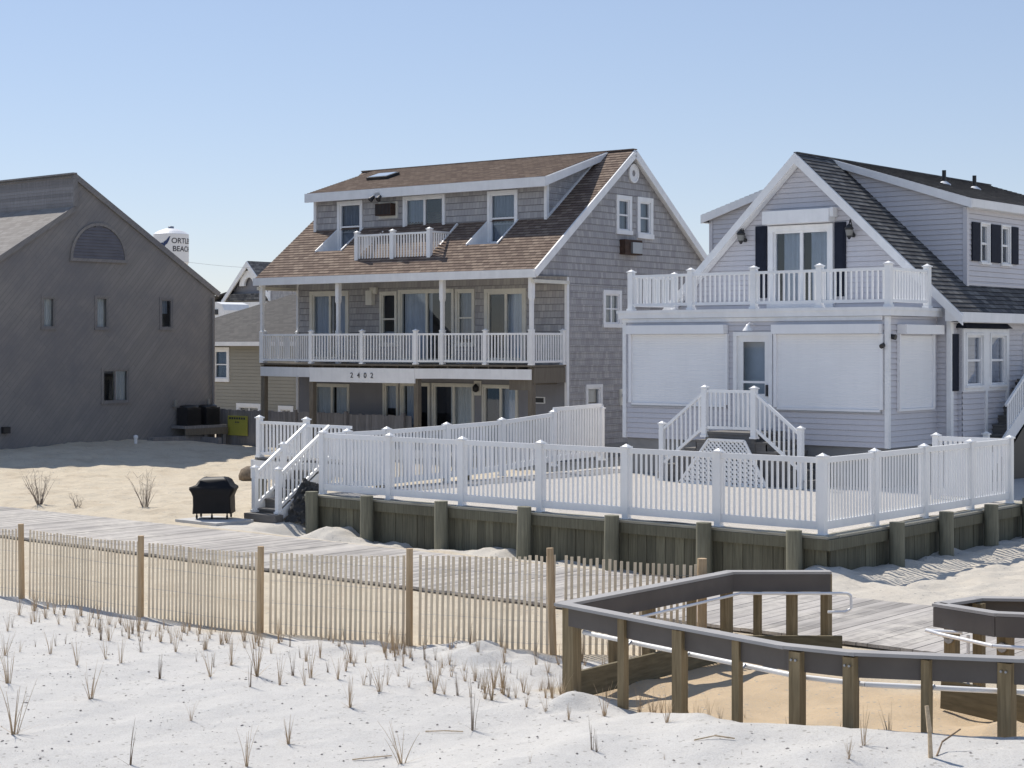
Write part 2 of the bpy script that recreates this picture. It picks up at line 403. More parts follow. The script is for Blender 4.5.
def text_mesh(txt, size, ext=.01, bold=0.):
    cu = bpy.data.curves.new('t', 'FONT'); cu.body = txt; cu.size = size; cu.extrude = ext; cu.align_x = 'CENTER'; cu.offset = bold
    o = bpy.data.objects.new('t', cu); COL.objects.link(o); dg = bpy.context.evaluated_depsgraph_get()
    me = bpy.data.meshes.new_from_object(o.evaluated_get(dg)); vs = [v.co.copy() for v in me.vertices]; fs = [tuple(p.vertices) for p in me.polygons]
    bpy.data.objects.remove(o); bpy.data.curves.remove(cu); bpy.data.meshes.remove(me); return vs, fs
def text_on(mb, fr, s, t, txt, size, ext=.01, out=.02, bold=0.):
    vs, fs = text_mesh(txt, size, ext, bold)
    mb.mesh([fr.at(s+v.x, t+v.y, out+v.z) for v in vs], fs)

# ------------------------------------------------------------------ terrain
def ss(a, b, x):
    t = max(0., min(1., (x-a)/(b-a))); return t*t*(3-2*t)
RAIL_N = [(-10.88, 13.76), (-9.95, 13.53), (-9.16, 13.33), (-8.45, 13.2), (-7.8, 13.1), (-7.25, 13.15), (-6.67, 13.4), (-5.96, 13.81), (-5.2, 14.25), (-4.4, 14.7)]
def rail_y(x):
    for (a, b), (c, d) in zip(RAIL_N[:-1], RAIL_N[1:]):
        if a <= x <= c: return b+(d-b)*(x-a)/(c-a)
    return RAIL_N[0][1] if x < RAIL_N[0][0] else RAIL_N[-1][1]
def tz(x, y):
    if y < -12: return -.3-3.*ss(-14, -60, y)
    n1 = mnoise.noise(V((x*.35, y*.35, 0))); n2 = mnoise.noise(V((x*1.3, y*1.3, 3))); n3 = mnoise.noise(V((x*4, y*4, 7)))
    z = 0.
    if y < 18.4:
        z += (-.02+.03*n1+.025*n2+.012*n3)*(1-ss(17.3, 17.9, y)) - .01 + .05*ss(17.4, 17.95, y)
        ry = rail_y(x)
        out = ss(0.02, .32, ry-y)*ss(-10.6, -8.2, x)
        z += out*(.30+.04*n2+.07*ss(-8.4, -6.8, x))
        # fresh bed inside the ramp rails
        if x > -10.9 and y > ry: z += (-.03+.05*n2)*ss(.0, .4, y-ry)*(1-ss(17.2, 17.8, y))
        # heaps
        for hx, hy, hr, hh in ((-13.1, 14.75, .65, .14), (-12.2, 14.6, .5, .07), (-6.6, 15.45, .4, .13), (-10.4, 13.3, .5, .1), (-14.6, 14.3, .5, .06)):
            d = math.hypot(x-hx, y-hy)/hr
            if d < 2.5: z += hh*math.exp(-d*d)*(1+.8*n3+.5*n2)
        if y < 14.2: z += .015*n2+.004*n3+.02*n1
    else:
        k = ss(20.9, 22.5, y)
        n4 = mnoise.noise(V((x*2.2+5, y*2.2, 5))); z += .02+(.12+.07*n1+.06*n2+.05*n3*ss(60, 34, y)+.06*min(0, n4))*k
        z += .34*ss(-38, -44.5, x)*ss(24, 29, y)*ss(37.7, 36.3, y)
        dp = math.hypot((x+26.2)/1.7, (y-22.3)/1.1)
        if dp < 2: z += (.05-z)*math.exp(-dp**6)
        # drifts against the bulkhead
        if -26 < x < -13.6 and y < 23.6:
            z += ((-.06+.10*max(0, n2+.1)+.03*n1)*ss(21.4, 22.4, y)-(.26+.16*ss(-22, -18, x))*ss(21.5, 22.6, y))*ss(-25.3, -24.5, x)
            if abs(x+15.0) < 1.6: z -= .10*math.exp(-((x+15.0)/1.)**2)
            z += .24*math.exp(-((x+23.95)/.38)**2)*ss(22.3, 23.2, y)+.2*math.exp(-((x+20.2)/.7)**2)*ss(22.4, 23.2, y)+.12*math.exp(-((x+18.0)/.6)**2)*ss(22.4, 23.2, y)
        if x > -13.6 and y > 21: z += (-.18*ss(22, 23, y)+.06*ss(-12.2, -13.2, x)*(1+n2))*ss(21.2, 22.5, y)
        if y > 40: z = z*(1-ss(40, 60, y))+.1*ss(40, 60, y)
    return z
def axis(segs):
    out = []
    for a, b, st in segs:
        n = max(1, int(round((b-a)/st)))
        out += [a+(b-a)*i/n for i in range(n)]
    out.append(segs[-1][1]); return out
def grid(xs, ys, zf, name, mat, kindf=None):
    nx, ny = len(xs), len(ys)
    vs = [(x, y, zf(x, y)) for y in ys for x in xs]
    fs = [(j*nx+i, j*nx+i+1, (j+1)*nx+i+1, (j+1)*nx+i) for j in range(ny-1) for i in range(nx-1)]
    me = bpy.data.meshes.new(name); me.from_pydata(vs, [], fs); me.polygons.foreach_set('use_smooth', [True]*len(fs))
    if kindf:
        ca = me.color_attributes.new('sandkind', 'FLOAT_COLOR', 'POINT'); buf = []
        for v in vs: a, b = kindf(v[0], v[1]); buf += [a, b, 0, 1]
        ca.data.foreach_set('color', buf)
    me.materials.append(mat); me.update(); o = bpy.data.objects.new(name, me); COL.objects.link(o); tag(o, kind='structure'); return o
def sandkind(x, y):
    n = mnoise.noise(V((x*.8, y*.8, 9)))*.35+mnoise.noise(V((x*3, y*3, 2)))*.15
    fence = 14.1 if x < -16 else 14.1+(x+16)*.37
    beige = ss(-.15, .25, y-fence+n*.6) if x < -11.3 else ss(-.1, .15, y-rail_y(x)+n*.2)
    if y > 21.5 and -26 < x < -12.5: beige = .35
    if x > -13 and y > 20: beige = .55
    tan = 0.
    if x > -10.9 and y < 18: tan = ss(.05, .35, y-rail_y(x)+n*.25)*(1-ss(16.2, 17.2, y+n))
    return (min(1, max(0, beige)), min(1, max(0, tan)))
xs = axis([(-3000, -300, 900), (-300, -80, 30), (-80, -48, 2), (-48, -28, .15), (-28, -3, .085), (-3, 8, .5), (8, 60, 6), (60, 300, 60), (300, 3000, 900)])
ys = axis([(-3000, -300, 900), (-300, -20, 40), (-20, 6, 2), (6, 8.5, .25), (8.5, 18.4, .085), (18.4, 21, .6), (21, 24, .12), (24, 32, .17), (32, 34, .3), (34, 60, 1.5), (60, 300, 30), (300, 3300, 600)])
grid(xs, ys, tz, 'sand', M['sand'], sandkind)
YZ = .62
def yz(x, y): return YZ+.02*mnoise.noise(V((x, y, 1)))+.006*mnoise.noise(V((x*5, y*5, 1)))
grid(axis([(-24.95, -13.5, .2)]), axis([(23.55, 36.5, .2)]), yz, 'yard_ground', M['yardsand'])

oc = MB(); oc.face([(-3000, -3000, -1.2), (3000, -3000, -1.2), (3000, -28, -1.2), (-3000, -28, -1.2)])
m_, nt_, b_ = newmat('sea_water'); b_.inputs['Base Color'].default_value = (.03, .09, .13, 1); b_.inputs['Roughness'].default_value = .25; bump(nt_, b_, noise(nt_, coords(nt_, scale=(.3, .8, 1)), 1.2, 5), .6, .3)
oc.build('ocean', m_, kind='structure')
# boardwalk
bw = MB(); x = -62.
rb = random.Random(3)
while x < 6:
    w = .138; y0 = 17.93+rb.uniform(-.012, .012); y1 = 21.1+rb.uniform(-.01, .01); dz = rb.uniform(-.003, .003)
    bw.box((x, y0, .06+dz), (x+w, y1, .10+dz)); x += .145
bwo = bw.build('boardwalk', M['board'], kind='structure')
js = MB()
for yy in (18.02, 18.8, 19.5, 20.2, 20.95): js.box((-62, yy-.025, -.1), (6, yy+.025, .055))
js.build('boardwalk_joists', M['columnwood'], kind='structure')

# ------------------------------------------------------------------ HOUSE LEFT (grey, diagonal boards)
h1 = empty('grey_house', (-45, 32, 0), 0, 'large dark grey house with diagonal board siding and a half-round louvre, at left edge', 'house')
g1 = Fr((-45, 0, 0), (0, 1, 0), (0, 0, 1), (1, 0, 0))
yf = 24.0; zf = 7.94-.62*(32.09-yf)
outl1 = [(yf, .0), (37.75, .0), (37.75, 5.47), (32.09, 8.95), (32.09, 7.94), (yf, zf)]
wins1 = [(30.84, 31.40, 4.08, 5.13), (32.83, 33.40, 4.08, 5.18), (35.40, 35.98, 4.10, 5.17), (33.08, 34.20, 1.72, 2.86)]
m = MB()
clad(m, g1, [(yf, 0), (32.09, 0), (32.09, 7.94), (yf, zf)], [wins1[0]], 20, 0)
clad(m, g1, [(32.09, 0), (37.75, 0), (37.75, 5.47), (32.09, 8.95)], wins1[1:], 20, 0)
# other walls
m.face([(-45, 37.75, 0), (-60, 37.75, 0), (-60, 37.75, 5.47), (-45, 37.75, 5.47)]); m.face([(-60, yf, 0), (-45, yf, 0), (-45, yf, zf), (-60, yf, zf)])
m.face([(-60, yf, 0), (-60, 37.75, 0), (-60, 37.75, 5.47), (-60, 32.09, 8.95), (-60, 32.09, 7.94), (-60, yf, zf)])
m.build('wall', M['diag'], h1)
m = MB()
clf = Fr((-60, 32.07, 7.9), (1, 0, 0), (0, 0, 1), (0, -1, 0)); clad(m, clf, [(0, 0), (15.05, 0), (15.05, 1.03), (0, 1.03)], (), .10, .012)
m.build('clerestory_wall', M['oldfence'], h1)
rt, ru = MB(), MB()
sl = math.atan(.62)
roof_slab(rt, ru, Fr((-60, 32.06, 7.96), (1, 0, 0), (0, -math.cos(sl), -math.sin(sl)), (0, -math.sin(sl), math.cos(sl))), [(0, 0), (15.06, 0), (15.06, 9.6), (0, 9.6)][::1], .16, .145, 0.)
rt.build('front_roof', M['roof_light'], h1); ru.build('roof_edge', M['diag'], h1)
rt, ru = MB(), MB(); sl = math.atan2(3.48, 5.66)
roof_slab(rt, ru, Fr((-60, 37.92, 5.41), (1, 0, 0), (0, -math.cos(sl), math.sin(sl)), (0, math.sin(sl), math.cos(sl))), [(0, 0), (15.05, 0), (15.05, 6.87), (0, 6.87)], .12)
rt.build('rear_roof', M['roof_grey'], h1); ru.build('roof_edge', M['diag'], h1)
m = MB()
m.bar((-44.95, 37.9, 5.31), (-44.95, 32.0, 8.94), .06, .18); m.build('rake_board', M['diag'], h1); m = MB(); m.bar((-44.93, 32.0, 7.87), (-44.93, 24, 2.9), .06, .16); m.box((-44.97, 32.0, 7.95), (-44.9, 32.12, 8.82))
m.bar((-60, 32.02, 8.99), (-44.9, 32.02, 8.99), .16, .05)
m.build('rake_board', M['diag'], h1)
for i, (a, b, c, d) in enumerate(wins1):
    window(h1, g1, a, b, c, d, kind='mull' if i == 3 else 'none', trim='diag', cw=.06, proud=.03, cur=([(.0, 1., .0, 1)] if i in (0, 1) else [(.5, 1, 0, 1)] if i == 3 else [(.1, .8, .5, .95)]), curt=('blind_sheen' if i == 2 else 'curtain_warm'))
m = MB(); cy, cz, r = 32.97, 6.34, 1.0
pts = [(math.cos(math.pi*k/20)*r, math.sin(math.pi*k/20)*r*1.06) for k in range(21)]
for (a, b), (c, d) in zip(pts[:-1], pts[1:]): m.bar((-44.97, cy+a*1.04, cz+b*1.04), (-44.97, cy+c*1.04, cz+d*1.04), .09, .08, up=(1, 0, 0))
m.bar((-44.97, cy-1.1, cz-.05), (-44.97, cy+1.1, cz-.05), .09, .1, up=(0, 0, 1))
ar = m.build('arched_louvre', M['diag'], h1)
m = MB(); k = 0
while k*.1 < 1.05:
    z0 = k*.1; hw = math.sqrt(max(0, 1-((z0+.05)/1.06)**2))*.99
    if hw > .08: m.obox((-44.96, cy, cz+z0+.05), V((0, hw, 0)), V((.010, 0, -.049)), V((.004, 0, .005)))
    k += 1
m.build('louvre_slats', simple('slate_louvre_paint', (.13, .13, .15), .8, .1, 3), ar)
m = MB(); m.box((-44.98, 29.42, .92), (-44.85, 29.66, 1.12)); m.build('dryer_vent', M['black'], h1)
m = MB(); m.cyl((-44.9, 37.6, .3), (-44.9, 37.6, 5.2), .05); m.build('downpipe', M['diag'], h1)
for yy in (35.95, 37.35):
    m = MB(); m.box((-44.98, yy-.05, 1.55), (-44.8, yy+.05, 1.6)); m.cyl((-44.86, yy, 1.6), (-44.86, yy, 1.78), .05, .06); m.build('wall_light', M['lampglass'], h1)

# platform with condensers
pl = empty('condenser_platform', (-44.2, 36.9, .3), 0, 'raised timber platform against the dark grey house carrying two condensers', 'platform')
m = MB(); m.box((-44.95, 35.85, .84), (-44.25, 37.65, .93)); m.build('deck', M['oldfence'], pl)
m = MB(); m.box((-44.25, 35.85, .62), (-44.2, 37.65, .84)); m.build('rim_board', M['columnwood'], pl)
for yy in (35.95, 36.75, 37.55):
    m = MB(); m.box((-44.36, yy-.06, .1), (-44.26, yy+.06, .61)); m.build('leg', M['oldfence'], pl)
for i, (yy, lab) in enumerate(((36.3, 'left air conditioning condenser on the timber platform by the grey house'), (37.1, 'right air conditioning condenser on the platform next to the weathered board fence'))):
    c = empty('condenser', (-44.6, yy, .935), 0, lab, 'condenser', 'condensers on the platform')
    m = MB(); m.box((-44.86, yy-.29, .94), (-44.32, yy+.29, 1.52)); cb = m.build('casing', M['black'], c)
    m = MB()
    for k in range(12): m.box((-44.315, yy-.27+k*.048, .98), (-44.30, yy-.255+k*.048, 1.48))
    m.build('coil_guard', M['black'], c)
    m = MB(); m.lathe((-44.59, yy, 1.52), [(.31, 0), (.31, .05), (.24, .08), (0.01, .09)], 14); m.build('fan_cover', M['black'], c)

# low timber kerb and pipe by left house
kb = MB(); kb.box((-44.6, 34.6, .3), (-44.3, 36.6, .6)); kb.box((-44.3, 36.55, .25), (-43.4, 36.7, .55))
tag(kb.build('timber_kerb', M['oldfence'], origin=V((-44.4, 35.6, .3))), 'low weathered timber kerb on the sand below the grey house wall', 'kerb')
vp = MB(); vp.cyl((-43.9, 33.6, .3), (-43.9, 33.6, .62), .05); vp.lathe((-43.9, 33.6, .62), [(.05, 0), (.075, .02), (.075, .10), (.0, .13)], 10)
tag(vp.build('vent_pipe', M['trim'], origin=V((-43.9, 33.6, .3))), 'short white capped pipe standing in the sand by the dark grey house', 'pipe')

# board fence with yellow sign
bf = empty('board_fence', (-43, 37.9, .15), 0, 'weathered grey vertical board fence between the dark grey house and the shingled house', 'fence')
m = MB(); x = -45.0; rr = random.Random(5)
while x < -36.0:
    m.box((x, 37.86+rr.uniform(-.004, .004), .1), (x+.135, 37.885, 1.42+rr.uniform(-.02, .02))); x += .142
m.build('boards', M['oldfence'], bf)
for xx in (-44.9, -42.6, -41.05, -38.7, -36.2):
    m = MB(); m.box((xx-.05, 37.76, .1), (xx+.05, 37.855, 1.50)); m.build('post', M['oldfence'], bf)
m = MB(); m.box((-42.9, 37.84, .8), (-41.6, 37.858, .84)); m.build('hinge_strap', M['steel'], bf)
sf = Fr((-44.38, 37.80, .56), (1, 0, 0), (0, 0, 1), (0, -1, 0))
sg = empty('warning_sign', (-43.9, 37.8, .52), 0, 'faded yellow sign with dark lettering hung on the weathered board fence', 'sign')
m = MB(); fbox(m, sf, 0, 1.0, 0, .66, 0, .015); m.build('sign_panel', M['yellow'], sg)
m = MB()
rr = random.Random(8)
for k in range(7): fbox(m, sf, .08+k*.12, .08+k*.12+.085, .54, .61, .016, .019)     # unreadable block of dark strokes, as in the photo
for k in range(3): fbox(m, sf, .38+k*.08, .43+k*.08, .42, .47, .016, .019)
m.build('lettering', M['ink'], sg)

# ------------------------------------------------------------------ HOUSE MIDDLE (shingled)
h2 = empty('shingled_house', (-30.84, 37.56, 0), 3.16, 'three-storey grey shingled house with brown roof, two decks and a small dormer balcony', 'house', local=True)
UL = -10.93; rv0, rz0 = -.15, 5.76; rvp, rzp = 5.05, 9.64; rv1, rz1 = 10.3, 5.86
sl = (rzp-rz0)/(rvp-rv0); slr = (rzp-rz1)/(rv1-rvp)
def roofz(v): return rz0+sl*(v-rv0)
fW = Fr((0, 1.68, 0), (1, 0, 0), (0, 0, 1), (0, -1, 0))       # front wall, s = u
U2 = [(-10.35, -8.62, 3.05, 5.36), (-7.28, -6.56, 3.55, 5.30), (-6.50, -4.24, 3.05, 5.34), (-4.18, -3.44, 3.55, 5.32), (-3.05, -1.48, 3.05, 5.30)]
L2 = [(-10.20, -8.60, .55, 2.34), (-7.15, -6.50, .9, 2.42), (-6.42, -5.2, .55, 2.42), (-5.12, -3.45, .55, 2.42), (-3.14, -1.78, .55, 2.40)]
m = MB(); clad(m, fW, [(UL, 3.0), (0, 3.0), (0, 5.72), (UL, 5.72)], U2, .20, .016, .009, .02)
gW = Fr((0, 0, 0), (0, 1, 0), (0, 0, 1), (1, 0, 0))            # right gable, s = v
gw = [(4.28, 5.13, 7.0, 8.2), (5.46, 6.36, 6.93, 8.22), (3.55, 4.55, 4.13, 5.27), (2.63, 3.50, 1.70, 2.42)]
RB = 9.9
clad(m, gW, [(1.68, 0.55), (RB, 0.55), (RB, 5.42), (1.68, 5.42)], [gw[2], gw[3]], .20, .016, .009, .02)
zt0 = 5.42; up = [(.0, zt0), (RB, zt0), (RB, rz1+slr*(rv1-RB)-.08), (rvp, rzp-.08), (0., roofz(0)-.08)]
clad(m, gW, up, [gw[0], gw[1]], .20, .016, .009, .02)
fB = Fr((UL, RB, 0), (1, 0, 0), (0, 0, 1), (0, 1, 0)); clad(m, fB, [(0, .3), (-UL, .3), (-UL, 6), (0, 6)], (), 1, 0)
gL = Fr((UL, 0, 0), (0, 1, 0), (0, 0, 1), (-1, 0, 0)); clad(m, gL, [(1.68, .55), (RB, .55), (RB, 5.42), (1.68, 5.42)], (), .2, .016, .009, .02); clad(m, gL, up, (), .2, .016, .009, .02)
wall2 = m.build('wall', M['shake'], h2)
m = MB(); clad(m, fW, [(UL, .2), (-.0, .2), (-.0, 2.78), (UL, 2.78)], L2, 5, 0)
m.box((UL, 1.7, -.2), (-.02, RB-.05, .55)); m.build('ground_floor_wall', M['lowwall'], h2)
# corner trims
m = MB(); m.box((-.06, 1.64, .3), (.025, 1.76, 5.6)); m.build('corner_board', M['trim'], h2); m = MB(); m.box((UL-.03, 1.64, .3), (UL+.06, 1.76, 5.6)); m.build('corner_board', M['trim'], h2)
# main roof
rt, ru = MB(), MB(); a = math.atan(sl); LU = 5.2/math.cos(a)
WZ = 6.62; wv = rv0+(WZ-rz0)/sl
holes = [(w0+11.03, w1+11.03, (wv-rv0)/math.cos(a), (2.0-rv0)/math.cos(a)) for w0, w1 in ((-9.41, -8.31), (-3.18, -2.03))]
rfr = Fr((-11.03, rv0-.02, rz0), (1, 0, 0), (0, math.cos(a), math.sin(a)), (0, -math.sin(a), math.cos(a))); ro = [(0, 0), (11.23, 0), (11.23, LU), (0, LU)]
clad(rt, rfr, ro, holes, .145, .012); clad(ru, Fr(rfr.at(0, 0, -.12), rfr.es, rfr.et, rfr.n), ro, holes, 50, 0)
ru.face([rfr.at(0, 0, -.12), rfr.at(11.23, 0, -.12), rfr.at(11.23, 0, -.003), rfr.at(0, 0, -.003)]); ru.face([rfr.at(11.23, 0, -.12), rfr.at(11.23, LU, -.12), rfr.at(11.23, LU, -.003), rfr.at(11.23, 0, -.003)]); ru.face([rfr.at(0, 0, -.12), rfr.at(0, LU, -.12), rfr.at(0, LU, -.003), rfr.at(0, 0, -.003)])
a2 = math.atan(slr); L2r = (rv1-rvp)/math.cos(a2)
roof_slab(rt, ru, Fr((-11.03, rv1, rz1), (1, 0, 0), (0, -math.cos(a2), math.sin(a2)), (0, math.sin(a2), math.cos(a2))), [(0, 0), (11.23, 0), (11.23, L2r), (0, L2r)], .12)
rt.bar((-11.04, rvp, rzp+.0), (.21, rvp, rzp+.0), .22, .035)
rt.build('roof', M['roof_brown'], h2); ru.build('roof_deck', M['trim'], h2)
m = MB()
m.bar((.22, rv0-.05, rz0-.13), (.22, rvp, rzp-.13), .05, .22); m.bar((.22, rvp, rzp-.13), (.22, rv1, rz1-.13), .05, .22); m.build('rake_board', M['trim'], h2); m = MB()
m.bar((-10.99, rv0-.05, rz0-.16), (-10.99, rvp, rzp-.16), .05, .20); m.bar((-10.99, rvp, rzp-.16), (-10.99, rv1, rz1-.16), .05, .20)
m.build('rake_board', M['trim'], h2)
m = MB(); m.box((-11.06, rv0-.10, rz0-.24), (.24, rv0-.04, rz0+.0)); m.build('fascia', M['trim'], h2)
m = MB(); m.face([(-10.98, rv0-.03, rz0-.2), (.18, rv0-.03, rz0-.2), (.18, 1.68, rz0-.16), (-10.98, 1.68, rz0-.16)]); m.bar((.05, -.1, 5.43), (.05, 1.68, 5.43), .1, .1)
m.bar((UL-.05, -.1, 5.43), (UL-.05, 1.68, 5.43), .1, .1); m.build('soffit', M['trim_old'], h2)
# dormer
dv = 2.0; dL, dR = -10.42, -.95; dz1 = 8.42
def dz(v): return roofz(v)
fD = Fr((0, dv, 0), (1, 0, 0), (0, 0, 1), (0, -1, 0))
DW = [(-9.41, -8.31, 6.62, 8.30), (-3.18, -2.03, 6.62, 8.30), (-6.58, -4.86, 6.75, 8.32)]
m = MB()
clad(m, fD, [(dL, 7.2), (dR, 7.2), (dR, dz1), (dL, dz1)], [(w[0], w[1], 7.0, w[3]) for w in DW], .20, .016, .009, .02)
for w in DW[:2]: pass
dsl = (rzp-8.60)/(rvp-1.7)
for sx, un in ((dR, 1), (dL, -1)):
    ck = Fr((sx, 0, 0), (0, 1, 0), (0, 0, 1), (un, 0, 0))
    clad(m, ck, [(dv, roofz(dv)-.02), (dv, 8.60), (4.95, 9.56), (4.95, 9.5)], (), .20, .016, .009, .02)
dorm = m.build('dormer_wall', M['shake'], h2)
rt, ru = MB(), MB(); a3 = math.atan(dsl)
roof_slab(rt, ru, Fr((dL-.06, 1.66, 8.60), (1, 0, 0), (0, math.cos(a3), math.sin(a3)), (0, -math.sin(a3), math.cos(a3))), [(0, 0), (dR-dL+.23, 0), (dR-dL+.23, 3.42/math.cos(a3)), (0, 3.42/math.cos(a3))], .1)
rt.build('dormer_roof', M['roof_brown'], h2)
ru.build('dormer_roof_deck', M['trim'], h2)
m = MB(); m.box((dL-.10, 1.58, 8.30), (dR+.23, 1.64, 8.59))
for sx in (dR+.20, dL-.08): m.prism([(sx-.025, 1.64, 8.32), (sx-.025, 1.64, 8.59), (sx-.025, 5.0, 9.61), (sx-.025, 5.0, 9.42)], (.05, 0, 0))
m.build('dormer_fascia', M['trim'], h2)
m = MB(); m.box((dR-.07, 1.94, roofz(1.95)-.02), (dR+.03, 2.06, 8.4)); m.box((dL-.03, 1.94, roofz(1.95)-.02), (dL+.07, 2.06, 8.4))
m.box((dL, 1.93, 7.22), (-9.5, 1.98, 7.31)); m.box((-8.2, 1.93, 7.22), (-7.4, 1.98, 7.31)); m.box((-4.2, 1.93, 7.22), (-3.25, 1.98, 7.31)); m.box((-1.95, 1.93, 7.22), (dR, 1.98, 7.31))
m.bar((dR+.02, 2.0, roofz(2.0)+.05), (dR+.02, 4.9, roofz(4.9)+.03), .05, .09)
m.build('dormer_trim', M['trim'], h2)
for i, w in enumerate(DW[:2]):
    ww = window(h2, fD, *w, kind='sash', cw=.10, cur=[(0, 1, 0, 1)], curt='blind_sheen', proud=.05)
    k = MB()
    for sx in (w[0]-.01, w[1]+.01):   # triangular cheeks of the well cut into the roof
        k.prism([(sx-.02, 2.02, WZ-.12), (sx-.02, 2.02, roofz(2.0)+.06), (sx-.02, wv-.06, WZ+.03), (sx-.02, wv-.06, WZ-.12)], (.04, 0, 0))
    k.box((w[0]+.012, wv-.05, WZ-.10), (w[1]-.012, 2.0, WZ-.02))
    k.build('window_well', M['trim'], ww)
window(h2, fD, *DW[2], name='sliding_door', kind='door2', cw=.09, cur=[(0, .5, 0, 1)], curt='blind_sheen')
# cut-in look of the wells is built on top of the roof plane
ac = MB(); fbox(ac, fD, -7.60, -6.80, 7.66, 8.19, -.02, .04); aco = ac.build('air_conditioner', M['trim_old'], h2)
ac = MB(); fbox(ac, fD, -7.56, -6.88, 7.74, 8.12, .041, .26)
ac.build('ac_case', M['rust'], aco); ac = MB()
for k in range(11): fbox(ac, fD, -7.53+k*.058, -7.505+k*.058, 7.77, 8.09, .261, .272)
ac.build('ac_grille', M['black'], aco)
fl = MB(); fbox(fl, fD, -7.45, -7.2, 8.36, 8.46, .36, .42); flo = fl.build('flood_light', M['iron_white'], h2)
for dx in (-.13, .13):
    f_ = MB(); p = fD.at(-7.32+dx, 8.34, .43); f_.cyl(p, p+V((dx*.3, -.14, -.12)), .05, .085, 10); f_.build('lamp_head', M['black'], flo)
# skylight
sk = MB(); dn = V((0, -math.sin(a3), math.cos(a3))); de = V((0, math.cos(a3), math.sin(a3))); c0 = V((-8.75, 3.5, 8.60+dsl*(3.5-1.66)))
sk.obox(c0+dn*.05, V((.45, 0, 0)), de*.34, dn*.05); sko = sk.build('skylight', M['black'], h2)
sk = MB(); sk.obox(c0+dn*.108, V((.40, 0, 0)), de*.28, dn*.008); sk.build('skylight_glass', simple('skylight_glass_paint', (.45, .5, .55), .08, .02), sko)
# balcony on the dormer
bx0, bx1, bv = -7.25, -4.30, .55; bz = 6.12
m = MB(); m.box((bx0-.12, bv-.1, bz-.16), (bx1+.12, 1.95, bz)); m.box((bx0-.25, bv-.2, bz-.21), (bx0+.1, bv, bz-.17)); bal = m.build('dormer_balcony', M['trim'], h2)
for pts in ([(bx0, bv, bz), ((bx0+bx1)/2, bv, bz), (bx1, bv, bz)],): railing(bal, pts, .93, sp=.11, pw=.13, lift=.09)
m = MB(); p0 = V((bx1, bv, bz)); p1 = V((bx1, 1.9, bz)); 
m.bar(p0+V((0, 0, .93)), p1+V((0, 0, .93)), .06, .06); m.bar(p0+V((0, 0, .10)), V((bx1, 1.9, roofz(1.9)+.06)), .05, .06)
k = bv+.12
while k < 1.88: m.box((bx1-.018, k-.018, max(bz+.1, roofz(k)+.05)), (bx1+.018, k+.018, bz+.92)); k += .11
m.build('rail_panel', M['vinyl'], bal)
m = MB(); p0 = V((bx0, bv, bz)); p1 = V((bx0, 1.9, bz)); m.bar(p0+V((0, 0, .93)), p1+V((0, 0, .93)), .06, .06)
k = bv+.12
while k < 1.88: m.box((bx0-.018, k-.018, max(bz+.1, roofz(k)+.05)), (bx0+.018, k+.018, bz+.92)); k += .11
m.build('rail_panel', M['vinyl'], bal)
# main deck
DZ = 3.02; dk = [(-10.92, -.05), (-8.20, -.62), (-3.92, -.62), (-3.36, -.05), (.0, -.05), (.0, 1.66), (-10.92, 1.66)]
m = MB(); m.prism([(a, b, DZ-.05) for a, b in dk][::-1], (0, 0, .05)); deck2 = m.build('upper_deck', M['columnwood'], h2)
m = MB(); fz0, fz1 = 2.52, 2.90
bow = [(-10.92, -.02), (-8.20, -.58), (-3.92, -.58), (-3.36, -.02), (-.05, -.02)]
for k, (a, b) in enumerate(zip(bow[:-1], bow[1:])):
    zb = fz0-.06 if k == 1 else fz0+.08
    m.bar((a[0], a[1], (zb+fz1)/2), (b[0], b[1], (zb+fz1)/2), .05, fz1-zb)
m.build('deck_beam', M['trim'], h2)
m = MB()
for k in range(22):
    u = -10.8+k*.51
    m.box((u-.02, .0 if not -8.2 < u < -3.9 else -.5, 2.74), (u+.02, 1.66, 2.968))
m.box((-.04, .05, 2.5), (.0, 1.6, 2.95)); m.build('deck_joists', M['columnwood'], h2)
rp = [(-10.86, .0, DZ), (-8.18, -.55, DZ), (-6.05, -.55, DZ), (-3.92, -.55, DZ), (-3.36, .02, DZ), (-1.74, .02, DZ), (-.08, .02, DZ), (-.08, 1.58, DZ)]
railing(deck2, rp, .93, sp=.12, pw=.11, lift=.07)
railing(deck2, [(-10.86, .1, DZ), (-10.86, 1.58, DZ)], .93, sp=.12, pw=.08, lift=.07)
for u in (-10.90, -7.56, -3.36, -.07):
    m = MB(); w = .05; m.box((u-w, -.03-w+.05, DZ), (u+w, .02+w, 4.9)); 
    m.box((u-w*1.35, -.05, DZ), (u+w*1.35, .09, 4.05)); m.box((u-w*1.4, -.05, 4.95), (u+w*1.4, .09, 5.55)); m.mesh([(u-w, -.03, 4.88), (u+w, -.03, 4.88), (u+w, .07, 4.88), (u-w, .07, 4.88), (u-w*1.4, -.05, 4.96), (u+w*1.4, -.05, 4.96), (u+w*1.4, .09, 4.96), (u-w*1.4, .09, 4.96)], [(0, 1, 5, 4), (1, 2, 6, 5), (2, 3, 7, 6), (3, 0, 4, 7)])
    m.build('porch_column', M['trim'], h2)
for (u, v_) in ((-10.86, .03), (-8.2, -.5), (-3.93, -.5), (-.12, .05)):
    m = MB(); m.box((u-.08, v_-.03, 0), (u+.08, v_+.13, 2.95)); m.build('lower_column', M['columnwood'], h2)
m = MB(); m.box((-.9, .06, 2.3), (-.1, .16, 2.75)); m.box((-.75, .3, 2.45), (-.3, 1.6, 2.7)); m.build('corbel', M['columnwood'], h2)
